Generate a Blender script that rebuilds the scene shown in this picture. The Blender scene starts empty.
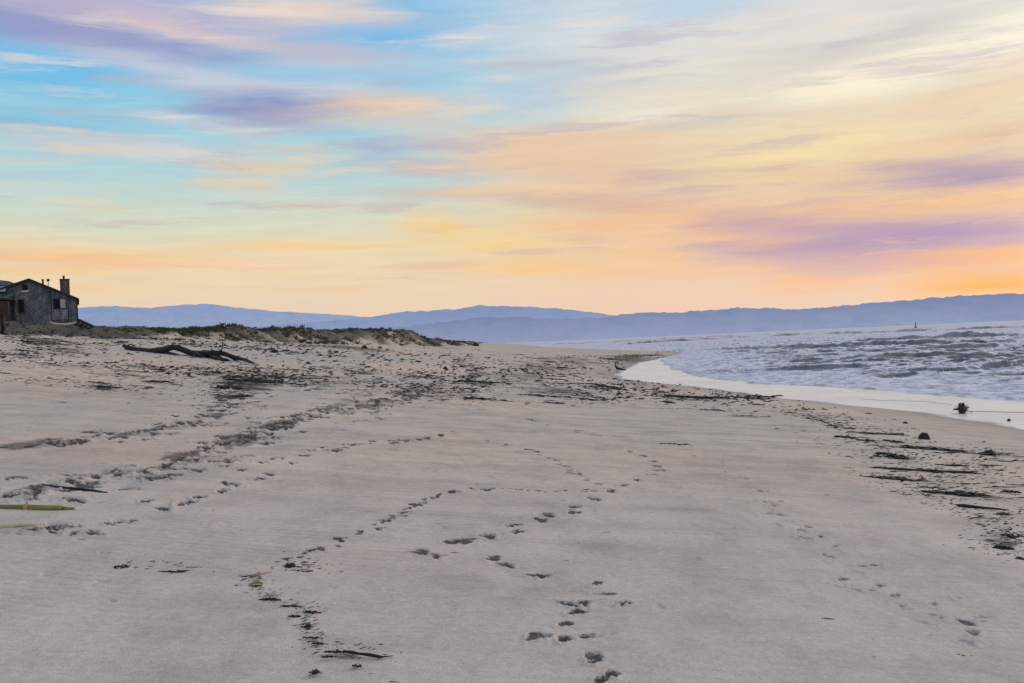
import bpy, bmesh, math, random
import numpy as np
from mathutils import Vector, Matrix

R = math.radians
random.seed(7)
rng = np.random.default_rng(11)
scene = bpy.context.scene
COL = scene.collection

# ------------------------------------------------------------------ helpers
def s2l(c):
    out = []
    for v in c[:3]:
        v = v / 255.0
        out.append(v / 12.92 if v <= 0.04045 else ((v + 0.055) / 1.055) ** 2.4)
    return (out[0], out[1], out[2], 1.0)

def tag(o, label=None, cat=None, group=None, kind=None):
    if label: o['label'] = label
    if cat: o['category'] = cat
    if group: o['group'] = group
    if kind: o['kind'] = kind
    return o

def empty(name, loc=(0, 0, 0), rz=0.0):
    o = bpy.data.objects.new(name, None)
    o.location = loc
    o.rotation_euler = (0, 0, rz)
    o.empty_display_size = 0.3
    COL.objects.link(o)
    return o

def mesh_np(name, verts, quads, mat, smooth=True, attrs=None, parent=None):
    """verts (N,3), quads (M,4) or (M,3) -> object"""
    me = bpy.data.meshes.new(name)
    verts = np.asarray(verts, dtype=np.float32)
    quads = np.asarray(quads, dtype=np.int32)
    k = quads.shape[1]
    me.vertices.add(len(verts)); me.vertices.foreach_set('co', verts.ravel())
    me.loops.add(quads.size); me.loops.foreach_set('vertex_index', quads.ravel())
    me.polygons.add(len(quads))
    me.polygons.foreach_set('loop_start', np.arange(0, quads.size, k, dtype=np.int32))
    me.polygons.foreach_set('loop_total', np.full(len(quads), k, dtype=np.int32))
    if smooth:
        me.polygons.foreach_set('use_smooth', np.ones(len(quads), dtype=bool))
    if attrs:
        for an, av in attrs.items():
            a = me.attributes.new(an, 'FLOAT', 'POINT')
            a.data.foreach_set('value', np.asarray(av, dtype=np.float32).ravel())
    me.update(calc_edges=True); me.validate()
    me.materials.append(mat)
    o = bpy.data.objects.new(name, me)
    COL.objects.link(o)
    if parent: o.parent = parent
    return o

# -- vectorised gradient noise
_perm = np.random.default_rng(3).permutation(512).astype(np.int64)
_ang = np.random.default_rng(4).random(512) * 2 * np.pi
_gx, _gy = np.cos(_ang), np.sin(_ang)
def noise2(x, y, seed=0):
    x = np.asarray(x, float) + seed * 17.31; y = np.asarray(y, float) - seed * 9.77
    xi = np.floor(x).astype(np.int64); yi = np.floor(y).astype(np.int64)
    xf = x - xi; yf = y - yi
    u = xf * xf * xf * (xf * (xf * 6 - 15) + 10); v = yf * yf * yf * (yf * (yf * 6 - 15) + 10)
    def g(ix, iy, dx, dy):
        h = _perm[(_perm[ix & 511] + iy) & 511]
        return _gx[h] * dx + _gy[h] * dy
    a = g(xi, yi, xf, yf); b = g(xi + 1, yi, xf - 1, yf)
    c = g(xi, yi + 1, xf, yf - 1); d = g(xi + 1, yi + 1, xf - 1, yf - 1)
    return (a + (b - a) * u + ((c + (d - c) * u) - (a + (b - a) * u)) * v) * 1.5
def fbm(x, y, o=4, seed=0, g=0.5):
    s = 0; a = 1.0; f = 1.0
    for i in range(o):
        s = s + a * noise2(x * f, y * f, seed + i * 3); a *= g; f *= 2.03
    return s
def sst(a, b, x):
    t = np.clip((np.asarray(x, float) - a) / (b - a), 0, 1)
    return t * t * (3 - 2 * t)

# ------------------------------------------------------------------ camera
EYE = 2.5
F = 1000.0
ROLL = R(-2.55)
Mcam = Matrix.Rotation(R(90.06), 4, 'X') @ Matrix.Rotation(ROLL, 4, 'Z')
cam_d = bpy.data.cameras.new('camera')
cam_d.sensor_width = 36.0
cam_d.lens = 36.0 * F / 1024.0
cam_d.clip_start = 0.05
cam_d.clip_end = 60000
cam = bpy.data.objects.new('camera', cam_d)
cam.matrix_world = Matrix.Translation((0, 0, EYE)) @ Mcam
COL.objects.link(cam)
scene.camera = cam
M3 = np.array(Mcam.to_3x3())

def ray(px, py):
    d = M3 @ np.array([(px - 512) / F, -(py - 341.5) / F, -1.0])
    return d / d[1]                  # normalised to unit forward distance
def at(px, py, Y):                   # photo direction -> world point at forward distance Y
    d = ray(px, py)
    return Vector((d[0] * Y, Y, EYE + d[2] * Y))
def hor(px):
    return 342.5 - (px - 512) * 0.0445

# ------------------------------------------------------------------ terrain height
_wy = np.array([-400, 0, 15, 22.7, 28.4, 31.6, 38, 48, 55, 61, 68, 78, 95, 113, 135, 160, 190, 250, 400, 833, 1500, 12000.])
_wx = np.array([30, 12.5, 12.0, 11.7, 11.5, 10.8, 9.9, 8.6, 7.3, 6.7, 7.0, 8.6, 12, 17, 23.5, 25, 23, 20, 14, 12, 5, -300.])
_fy = np.array([-400, 0, 15, 24, 30.7, 36.5, 42.6, 49, 62, 80, 105, 125, 145, 175, 250, 400, 833, 1500, 12000.])
_fx = np.array([36, 18.5, 17, 16.4, 15.8, 14.9, 13.9, 11.6, 11.2, 12.5, 15.5, 19.5, 24.5, 25.3, 20.3, 14.3, 12.3, 5.3, -299])
_pu = np.array([-5, 0, 4, 10, 20, 25, 35, 43, 50, 58, 80, 200, 4000.])
_pz = np.array([0, 0.0, 0.42, 0.98, 1.95, 2.6, 3.7, 4.4, 5.3, 6.35, 6.6, 6.5, 8.0])
_dy = np.array([-200, 30, 60, 90, 150, 190, 230, 400, 900, 6000.])
_dx = np.array([-90, -48, -28, -20, -13.6, -12.0, -11, -13, -25, -300.])
_hy = np.array([-200, 50, 70, 92, 112, 132, 160, 173, 230, 400, 900, 6000.])
_hz = np.array([4.5, 4.6, 4.55, 4.75, 4.45, 4.95, 5.0, 4.0, 3.1, 3.3, 3.6, 5.])

def wet_edge(y):
    return np.interp(y, _wy, _wx) + 0.25 * noise2(np.asarray(y) * 0.13, 3.3, 5)
def foam_edge(y):
    b = np.interp(y, _fy, _fx)
    return b + 0.5 * noise2(np.asarray(y) * 0.16, 7.1, 8) + 0.22 * noise2(np.asarray(y) * 0.7, 2.2, 9)

def height(x, y):
    x = np.asarray(x, float); y = np.asarray(y, float)
    xw = wet_edge(y); xf = np.maximum(foam_edge(y), xw + 0.05)
    u = xw - x
    w = sst(0, 15, u)
    xi = np.interp(y, [-400, 0, 400, 1500, 12000], [14, 12, 11, 5, -300.])
    ul = u * (1 - w) + (xi - x) * w
    z = np.interp(ul, _pu, _pz)
    # beach relief
    land = sst(0.3, 6, u)
    z = z + land * (0.035 * fbm(x * 0.22, y * 0.09, 3, 1) + 0.012 * fbm(x * 1.1, y * 0.5, 3, 2))
    up = sst(22, 34, u)
    z = z + up * (0.16 * fbm(x * 0.22, y * 0.14, 4, 6) + 0.06 * fbm(x * 0.9, y * 0.7, 3, 7))
    # dune bank
    foot = np.interp(y, _dy, _dx) + 1.3 * noise2(y * 0.07, x * 0.02, 12) + 0.5 * noise2(y * 0.3, 1.7, 13)
    top = np.interp(y, _hy, _hz) + 0.33 * fbm(x * 0.11, y * 0.06, 4, 14)
    k = foot - x
    gul = np.abs(noise2(y * 0.33, x * 0.08, 15))
    bank = sst(0, 3.6, k + 1.2 * gul) 
    bank = 0.35 * sst(-1.5, 1.0, k) * 0.5 + bank * 0.82
    near = sst(52, 75, y)
    lift = np.maximum(top - z, 0)
    z = z + near * bank * lift
    z = z + near * sst(-0.5, 2.5, k) * sst(9, 3, k - 3) * 0.30 * fbm(x * 0.6, y * 0.40, 4, 17)
    z = z + near * sst(-1.5, 0.5, k) * (0.20 * np.abs(fbm(x * 1.1, y * 0.9, 4, 18)) - 0.35 * sst(5, 1, k) * (1 - np.abs(noise2(y * .55 + x * .2, x * .15, 19)) * 2.2).clip(0, 1) ** 2)
    # below the swash: thin wet apron, then the sea bed
    sea = x - xw
    ap = np.clip(sea, 0, None)
    apron = -0.006 * np.minimum(ap, np.maximum(xf - xw, 0.05))
    bed = -0.10 * np.clip(x - xf, 0, 40)
    z = np.where(sea > 0, apron + bed, z)
    return z

def ground(px, py, tmax=900.0):
    """first hit of the photo direction with the beach"""
    d = ray(px, py)
    t = _T
    for _ in range(2):
        idx = np.where(EYE + d[2] * t <= height(d[0] * t, t))[0]
        if len(idx) == 0: return None
        k = idx[0]
        t = np.linspace(t[max(k - 1, 0)], t[k], 24)
    tt = t[np.where(EYE + d[2] * t <= height(d[0] * t, t))[0][0]]
    return Vector((d[0] * tt, tt, float(height(d[0] * tt, tt))))
_T = np.geomspace(2.0, 900, 700)

# ------------------------------------------------------------------ node helpers
class NT:
    def __init__(s, tree): s.t = tree
    def n(s, typ, **kw):
        nd = s.t.nodes.new(typ)
        for k, v in kw.items():
            if k == 'inp':
                for a, b in v.items():
                    if hasattr(b, 'is_output') or isinstance(b, bpy.types.NodeSocket): s.t.links.new(b, nd.inputs[a])
                    else: nd.inputs[a].default_value = b
            else: setattr(nd, k, v)
        return nd
    def math(s, op, a, b=None, c=None, clamp=False):
        nd = s.t.nodes.new('ShaderNodeMath'); nd.operation = op; nd.use_clamp = clamp
        for i, v in enumerate((a, b, c)):
            if v is None: continue
            if isinstance(v, bpy.types.NodeSocket): s.t.links.new(v, nd.inputs[i])
            else: nd.inputs[i].default_value = v
        return nd.outputs[0]
    def mix(s, fac, a, b, blend='MIX'):
        nd = s.t.nodes.new('ShaderNodeMix'); nd.data_type = 'RGBA'; nd.blend_type = blend
        for i, v in ((0, fac), (6, a), (7, b)):
            if isinstance(v, bpy.types.NodeSocket): s.t.links.new(v, nd.inputs[i])
            else: nd.inputs[i].default_value = v
        return nd.outputs[2]
    def rng(s, v, a, b, c=0.0, d=1.0, smooth=True):
        nd = s.t.nodes.new('ShaderNodeMapRange'); nd.interpolation_type = 'SMOOTHSTEP' if smooth else 'LINEAR'
        s.t.links.new(v, nd.inputs[0])
        for i, q in zip((1, 2, 3, 4), (a, b, c, d)): nd.inputs[i].default_value = q
        return nd.outputs[0]
    def noise(s, vec, scale, detail=3, rough=0.55, col=False):
        nd = s.t.nodes.new('ShaderNodeTexNoise')
        nd.inputs['Scale'].default_value = scale; nd.inputs['Detail'].default_value = detail
        nd.inputs['Roughness'].default_value = rough
        s.t.links.new(vec, nd.inputs['Vector'])
        return nd.outputs['Color'] if col else nd.outputs['Fac']
    def mapping(s, vec, loc=(0, 0, 0), rot=(0, 0, 0), scale=(1, 1, 1), typ='POINT'):
        nd = s.t.nodes.new('ShaderNodeMapping'); nd.vector_type = typ
        s.t.links.new(vec, nd.inputs[0])
        nd.inputs[1].default_value = loc; nd.inputs[2].default_value = rot; nd.inputs[3].default_value = scale
        return nd.outputs[0]
    def attr(s, name):
        nd = s.t.nodes.new('ShaderNodeAttribute'); nd.attribute_name = name
        return nd.outputs['Fac']
    def ramp(s, fac, stops, interp='LINEAR'):
        nd = s.t.nodes.new('ShaderNodeValToRGB'); cr = nd.color_ramp; cr.interpolation = interp
        while len(cr.elements) < len(stops): cr.elements.new(0.5)
        for e, (p, c) in zip(cr.elements, stops): e.position = p; e.color = c
        s.t.links.new(fac, nd.inputs[0])
        return nd.outputs[0]

def new_mat(name):
    m = bpy.data.materials.new(name); m.use_nodes = True
    m.node_tree.nodes.clear()
    nt = NT(m.node_tree)
    out = nt.n('ShaderNodeOutputMaterial')
    bs = nt.n('ShaderNodeBsdfPrincipled')
    nt.t.links.new(bs.outputs[0], out.inputs[0])
    return m, nt, bs, out

def simple_mat(name, c1, c2, scale=8.0, rough=0.85, bump=0.3, stretch=(1, 1, 1), bdist=0.02):
    m, nt, bs, out = new_mat(name)
    tc = nt.n('ShaderNodeTexCoord')
    v = nt.mapping(tc.outputs['Object'], scale=stretch)
    f = nt.noise(v, scale, 5, 0.65)
    f2 = nt.rng(f, 0.3, 0.7)
    nt.t.links.new(nt.mix(f2, c1, c2), bs.inputs['Base Color'])
    bs.inputs['Roughness'].default_value = rough
    b = nt.n('ShaderNodeBump'); b.inputs['Strength'].default_value = bump; b.inputs['Distance'].default_value = bdist
    nt.t.links.new(f, b.inputs['Height']); nt.t.links.new(b.outputs[0], bs.inputs['Normal'])
    return m

# ------------------------------------------------------------------ sky (world)
def build_world():
    w = bpy.data.worlds.new('World'); scene.world = w; w.use_nodes = True
    t = w.node_tree; t.nodes.clear(); nt = NT(t)
    out = nt.n('ShaderNodeOutputWorld')
    tc = nt.n('ShaderNodeTexCoord')
    sep = nt.n('ShaderNodeSeparateXYZ', inp={0: tc.outputs['Generated']})
    X, Y, Z = sep.outputs
    az = nt.math('MULTIPLY', nt.math('ARCTAN2', X, Y), 57.29578)
    hyp = nt.math('SQRT', nt.math('ADD', nt.math('MULTIPLY', X, X), nt.math('MULTIPLY', Y, Y)))
    el = nt.math('MULTIPLY', nt.math('ARCTAN2', Z, hyp), 57.29578)
    P = nt.n('ShaderNodeCombineXYZ', inp={0: az, 1: el}).outputs[0]
    # wind-drawn warp
    va = nt.mapping(P, scale=(0.055, 0.30, 1))
    n1 = nt.noise(va, 1.0, 3, 0.5, True)
    vb = nt.mapping(P, loc=(5, 3, 0), rot=(0, 0, R(-3)), scale=(0.10, 1.1, 1))
    n2 = nt.noise(vb, 1.0, 4, 0.5, True)
    def vm(op, a, b):
        nd = t.nodes.new('ShaderNodeVectorMath'); nd.operation = op
        for i, v in ((0, a), (1, b)):
            if isinstance(v, bpy.types.NodeSocket): t.links.new(v, nd.inputs[i])
            else: nd.inputs[i].default_value = v
        return nd
    w1 = vm('MULTIPLY', vm('SUBTRACT', n1, (0.5, 0.5, 0.5)).outputs[0], (4.0, 1.0, 0)).outputs[0]
    w2 = vm('MULTIPLY', vm('SUBTRACT', n2, (0.5, 0.5, 0.5)).outputs[0], (6.0, 0.9, 0)).outputs[0]
    vb3 = nt.mapping(P, loc=(1, 8, 0), rot=(0, 0, R(2)), scale=(0.28, 3.2, 1))
    n3 = nt.noise(vb3, 1.0, 3, 0.6, True)
    w3 = vm('MULTIPLY', vm('SUBTRACT', n3, (0.5, 0.5, 0.5)).outputs[0], (2.5, 0.55, 0)).outputs[0]
    PW = vm('ADD', vm('ADD', vm('ADD', P, w1).outputs[0], w2).outputs[0], w3).outputs[0]
    sp = nt.n('ShaderNodeSeparateXYZ', inp={0: PW})
    azw, elw = sp.outputs[0], sp.outputs[1]
    LEFT = [(0, (233, 208, 190)), (3, (238, 212, 182)), (5.2, (240, 218, 178)), (7.2, (218, 220, 196)), (9.5, (186, 214, 216)), (12.5, (158, 208, 226)), (17, (132, 196, 232)), (22, (140, 190, 226)), (40, (150, 172, 200)), (90, (150, 162, 182))]
    RIGHT = [(0, (236, 204, 186)), (3, (240, 206, 180)), (5.5, (240, 200, 160)), (8, (232, 202, 168)), (11, (236, 216, 180)), (14, (230, 224, 210)), (18, (216, 220, 224)), (24, (205, 208, 218)), (40, (176, 180, 192)), (90, (150, 162, 182))]
    # (px, py, half-w, half-h, tilt deg (ccw in photo), colour, strength)
    B = [
     (120, 12, 330, 28, 0, (192, 178, 206), .85), (60, 2, 120, 12, 0, (188, 176, 202), .6), (10, 22, 60, 10, 0, (125, 150, 200), .6), (300, 11, 100, 18, -2, (242, 216, 196), .9),
     (110, 40, 190, 16, -4, (152, 152, 198), .9), (330, 6, 60, 10, 0, (240, 212, 200), .5),
     (200, 33, 100, 10, -9, (236, 208, 194), .8), (330, 56, 130, 12, -4, (206, 194, 204), .8),
     (372, 37, 80, 11, -2, (112, 188, 236), .8), (30, 64, 120, 24, 0, (104, 186, 236), .8),
     (150, 64, 110, 11, -7, (216, 206, 214), .75), (290, 72, 150, 9, 0, (170, 205, 228), .8),
     (270, 88, 160, 8, 0, (226, 214, 214), .75), (45, 125, 110, 16, 0, (130, 190, 222), .7),
     (285, 107, 125, 17, -1, (136, 150, 202), 1.0), (270, 114, 70, 9, 0, (130, 146, 200), .7),
     (385, 106, 75, 15, 0, (240, 202, 166), .85), (350, 120, 90, 7, 2, (238, 214, 180), .6),
     (185, 115, 30, 6, -4, (238, 222, 216), .85), (250, 128, 60, 6, 0, (236, 222, 210), .7),
     (130, 147, 140, 8, 1, (234, 214, 204), .85), (60, 134, 80, 6, 0, (150, 190, 215), .7), (375, 146, 62, 7, 1, (168, 174, 198), .85),
     (300, 147, 60, 6, 0, (238, 206, 170), .7), (430, 166, 95, 14, 1, (196, 184, 190), .85), (440, 195, 80, 8, 0, (214, 188, 176), .8),
     (262, 164, 78, 8, 0, (244, 206, 160), .85), (240, 182, 55, 10, 0, (240, 208, 168), .75), (430, 128, 80, 14, 0, (226, 206, 190), .6),
     (100, 204, 42, 5, 0, (248, 208, 160), .85), (312, 205, 30, 5, 0, (248, 206, 150), .85), (20, 228, 40, 6, 0, (238, 218, 190), .6),
     (80, 259, 170, 11, 0, (250, 200, 148), .95), (40, 262, 90, 5, 0, (234, 180, 140), .7), (300, 246, 150, 7, 1, (250, 206, 150), .85),
     (250, 266, 160, 7, 0, (244, 204, 168), .6), (435, 228, 52, 8, -2, (254, 204, 120), .95), (400, 212, 40, 5, 0, (250, 208, 140), .8),
     (545, 268, 95, 9, 0, (252, 202, 134), .9), (440, 268, 60, 5, 0, (228, 190, 160), .7), (500, 244, 80, 9, 1, (250, 214, 136), .75),
     (570, 158, 150, 34, 0, (234, 198, 168), .9), (520, 145, 90, 14, -4, (240, 202, 166), .8), (660, 175, 100, 9, 2, (204, 170, 168), .85),
     (560, 196, 130, 9, 0, (222, 186, 164), .8), (640, 206, 130, 8, -3, (212, 172, 160), .75), (530, 214, 42, 8, 0, (226, 222, 176), .75),
     (520, 96, 80, 28, 0, (178, 206, 226), .85), (450, 60, 60, 22, 0, (168, 206, 230), .6), (560, 66, 90, 8, -2, (188, 194, 208), .8), (610, 84, 80, 8, 0, (200, 200, 206), .7),
     (610, 30, 130, 20, 4, (214, 220, 226), .8), (700, 8, 110, 12, 0, (178, 208, 230), .85), (640, 118, 80, 10, 1, (240, 234, 216), .9),
     (690, 128, 60, 5, 4, (196, 200, 196), .7), (760, 114, 95, 9, 3, (214, 194, 172), .85), (470, 38, 40, 6, 3, (228, 220, 220), .75),
     (850, 18, 220, 26, 3, (226, 220, 214), .8), (800, 60, 110, 14, 10, (216, 208, 200), .7), (900, 34, 130, 9, 6, (204, 196, 192), .6),
     (910, 66, 190, 20, 11, (253, 241, 214), 1.0), (1010, 30, 80, 20, 12, (252, 244, 222), .8), (960, 100, 120, 14, 10, (236, 206, 176), .75), (1010, 60, 60, 10, 12, (240, 214, 184), .6),
     (810, 148, 140, 16, 6, (246, 222, 168), .85), (960, 138, 120, 10, 7, (236, 200, 158), .8), (1010, 130, 40, 8, 5, (206, 176, 164), .7), (800, 172, 90, 8, 2, (240, 206, 156), .7),
     (975, 174, 120, 17, 2, (172, 148, 178), 1.0), (870, 180, 70, 9, 0, (216, 182, 164), .7), (780, 164, 40, 4, 2, (196, 166, 160), .7), (920, 163, 90, 6, 3, (190, 158, 166), .8),
     (900, 206, 190, 13, 2, (248, 196, 138), .95), (700, 218, 130, 11, -6, (246, 192, 140), .85), (570, 224, 80, 8, -2, (250, 190, 138), .8),
     (900, 238, 230, 24, 3, (176, 146, 184), 1.0), (800, 226, 110, 12, -5, (188, 154, 178), .8), (745, 222, 80, 10, -7, (206, 166, 170), .85), (760, 244, 90, 9, -6, (196, 158, 172), .8), (720, 238, 60, 5, -6, (254, 200, 132), .8),
     (880, 264, 160, 12, 1, (214, 168, 172), .85), (1000, 257, 90, 8, 2, (255, 182, 112), .95), (960, 270, 60, 5, 0, (204, 160, 170), .6),
     (985, 283, 100, 11, 0, (255, 178, 84), 1.0), (820, 284, 90, 6, 0, (252, 190, 140), .8), (770, 272, 60, 5, -3, (254, 196, 130), .8),
     (700, 272, 60, 8, -4, (240, 196, 164), .7), (660, 256, 70, 8, -4, (252, 202, 138), .7),
    ]
    # cloud colours on a coarse azimuth / elevation grid, handed to the nodes as one colour ramp per elevation
    NA = 32
    A = np.linspace(-33, 33, NA)
    E = np.array(list(np.arange(0, 20.6, 0.5)) + [24, 30, 42, 60, 90.0])
    GA, GE = np.meshgrid(A, E)
    def grad(lst, e):
        es = [q[0] for q in lst]; cs = np.array([s2l(q[1])[:3] for q in lst])
        return np.stack([np.interp(e, es, cs[:, i]) for i in range(3)], -1)
    fm = sst(-8, 8, GA)[..., None]
    C = grad(LEFT, GE) * (1 - fm) + grad(RIGHT, GE) * fm
    for (px, py, hw, hh, ang, c, st) in B:
        d = ray(px, py)
        a0 = math.degrees(math.atan2(d[0], 1.0)); e0 = math.degrees(math.atan2(d[2], math.hypot(d[0], 1.0)))
        an = R(ang - 2.55); ca, sa = math.cos(an), math.sin(an)
        dx = GA - a0; dy = GE - e0
        u = (dx * ca + dy * sa) / (hw * 0.0573 * 1.12); v = (-dx * sa + dy * ca) / (hh * 0.0573 * 1.25)
        mk = (st * sst(1.08, 0.10, np.hypot(u, v)))[..., None]
        C = C * (1 - mk) + np.array(s2l(c)[:3]) * mk
    fa = nt.math('DIVIDE', nt.math('ADD', azw, 33.0), 66.0, clamp=True)
    col = None
    for r_ in range(len(E)):
        rp = nt.ramp(fa, [(i / (NA - 1), tuple(C[r_, i]) + (1,)) for i in range(NA)])
        if col is None: col = rp
        else: col = nt.mix(nt.rng(elw, float(E[r_ - 1]), float(E[r_]), smooth=False), col, rp)
    # general high thin cloud, all round the sky
    vc = nt.mapping(P, rot=(0, 0, R(4)), scale=(0.035, 0.22, 1))
    nc = nt.noise(vc, 1.0, 6, 0.6)
    hi = nt.rng(nc, 0.48, 0.72)
    hiel = nt.rng(el, 17, 26)
    col = nt.mix(nt.math('MULTIPLY', hi, nt.math('MULTIPLY', hiel, 0.7)), col, s2l((205, 188, 200)))
    side = nt.rng(nt.math('ABSOLUTE', az), 30, 45)
    col = nt.mix(nt.math('MULTIPLY', hi, nt.math('MULTIPLY', side, 0.6)), col, s2l((214, 182, 178)))
    # broken streaks of lit and shaded cloud
    ve = nt.mapping(PW, loc=(11, 4, 0), rot=(0, 0, R(-3.5)), scale=(0.075, 0.72, 1))
    ne = nt.noise(ve, 1.0, 6, 0.62)
    zone = nt.math('MULTIPLY', nt.rng(el, 2.2, 4.5), nt.rng(el, 26, 19))
    warm = nt.ramp(nt.math('DIVIDE', el, 22.0, clamp=True), [(0.15, s2l((255, 200, 132))), (0.5, s2l((246, 212, 172))), (0.9, s2l((236, 230, 224)))])
    col = nt.mix(nt.math('MULTIPLY', nt.rng(ne, 0.54, 0.68, 0, 0.50), zone), col, warm)
    cool = nt.ramp(nt.math('DIVIDE', el, 22.0, clamp=True), [(0.15, s2l((214, 172, 168))), (0.5, s2l((186, 168, 186))), (0.9, s2l((176, 184, 206)))])
    col = nt.mix(nt.math('MULTIPLY', nt.rng(ne, 0.46, 0.33, 0, 0.46), zone), col, cool)
    # fine streak modulation
    vs = nt.mapping(PW, rot=(0, 0, R(-2)), scale=(0.18, 2.2, 1))
    ns = nt.noise(vs, 1.0, 3, 0.5)
    g = nt.rng(ns, 0.25, 0.75, 0.965, 1.045)
    gm = nt.rng(el, 1.0, 6.0)
    gg = nt.math('ADD', nt.math('MULTIPLY', nt.math('SUBTRACT', g, 1.0), gm), 1.0)
    comb = nt.n('ShaderNodeCombineColor', inp={0: gg, 1: gg, 2: nt.math('POWER', gg, 0.6)}).outputs[0]
    col = nt.mix(1.0, col, comb, 'MULTIPLY')
    bg = nt.n('ShaderNodeBackground', inp={0: col}); bg.inputs[1].default_value = 1.07
    sky = nt.n('ShaderNodeTexSky', sky_type='NISHITA', sun_disc=False)
    sky.sun_elevation = R(SUN_EL); sky.sun_rotation = R(SUN_AZ)
    sky.air_density = 1.0; sky.dust_density = 1.0; sky.ozone_density = 1.5
    bg2 = nt.n('ShaderNodeBackground', inp={0: sky.outputs[0]}); bg2.inputs[1].default_value = 0.05
    ms = nt.n('ShaderNodeMixShader'); ms.inputs[0].default_value = 0.12
    t.links.new(bg.outputs[0], ms.inputs[1]); t.links.new(bg2.outputs[0], ms.inputs[2])
    t.links.new(ms.outputs[0], out.inputs[0])

SUN_AZ, SUN_EL = 48.0, 16.0
build_world()
sd = bpy.data.lights.new('sun', 'SUN'); sd.energy = 1.0; sd.angle = R(11); sd.color = (1.0, 0.86, 0.70)
so = bpy.data.objects.new('sun', sd); COL.objects.link(so)
sdir = Vector((math.sin(R(SUN_AZ)) * math.cos(R(SUN_EL)), math.cos(R(SUN_AZ)) * math.cos(R(SUN_EL)), math.sin(R(SUN_EL))))
so.rotation_euler = (-sdir).to_track_quat('-Z', 'Y').to_euler()
so.location = (30, -10, 30)

# ------------------------------------------------------------------ beach footprints and trails
prints = []      # x, y, angle, length, depth, dark
def add_print(px, py, size=0.27, depth=0.02, dark=0.7, ang=None):
    p = ground(px, py)
    if p is None or p.x > wet_edge(p.y) - 0.3: return
    prints.append((p.x, p.y, random.uniform(-0.9, 0.9) + math.pi / 2 * random.choice((0, 1, 1)) if ang is None else ang, size, depth, dark))

for (x, y) in [(628,451),(644,456),(653,461),(657,466),(658,470),(653,474.5),(637,480),(623.5,485),(610,491),(595,499),(575,507),(574,512),
               (548,515),(541,520),(513,525),(516,531.5),(488,536),(464.5,541),(451,542),(422,552),(436,556),(493,558.5),(505.5,565),
               (534,575),(545,576),(595.5,583),(601,594),(624.6,603.6),(567,604),(585,603),(575,612.5),(564,624),(543,636),(535,637),(586.5,636),
               (564,640),(589,656),(592,661),(612,675),(600,681)]:
    add_print(x, y, random.uniform(0.19, 0.26) if y < 570 else random.uniform(.12, .17), random.uniform(0.008, 0.014), random.uniform(0.85, 1.0), random.gauss(1.5, .35) if y < 570 else random.gauss(.9, .6))
for (x, y) in [(153,479),(174,475),(163.6,509),(186,503),(198,497.6),(222,491),(231,484),(258,478),(270,474.5),(260,462),(292,463),(302,455),
               (119,522),(198,470),(224,466),(274,458),(91,533),(336,451),(310,450),(240,470),(146,501),(150,468),(63,528),(75,533),(30,530),
               (12,478),(50,526),(320,447),(347,444),(372,441),(392,441),(406,440),(425,437),(440,435),(452,432),(340,430),(350,425),(365,420),(376,417)]:
    add_print(x, y, random.uniform(0.19, 0.28), random.uniform(0.012, 0.020), random.uniform(0.8, 1.0), random.gauss(1.5, .4))
for (x, y) in [(765,490),(754,500),(768,502),(768,513),(790,521),(802,530),(806,538),(834,545),(809,527),(859,573),(894,595),(903,607),(937,616),
               (932,604),(923,623),(973,632),(969,643),(775,505),(842,579),(880,586),(703,460),(731,467),(745,478),(690,455),(486,442),(507,445),
               (528,450),(538,452),(553,457),(560,464),(568,472),(578,476),(589,479),(515,460),(640,440),(665,443),(680,445)]:
    add_print(x, y, random.uniform(0.13, 0.18), random.uniform(0.006, 0.009), random.uniform(0.35, 0.6), random.gauss(1.5, .5))
TRAILS = []
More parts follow.
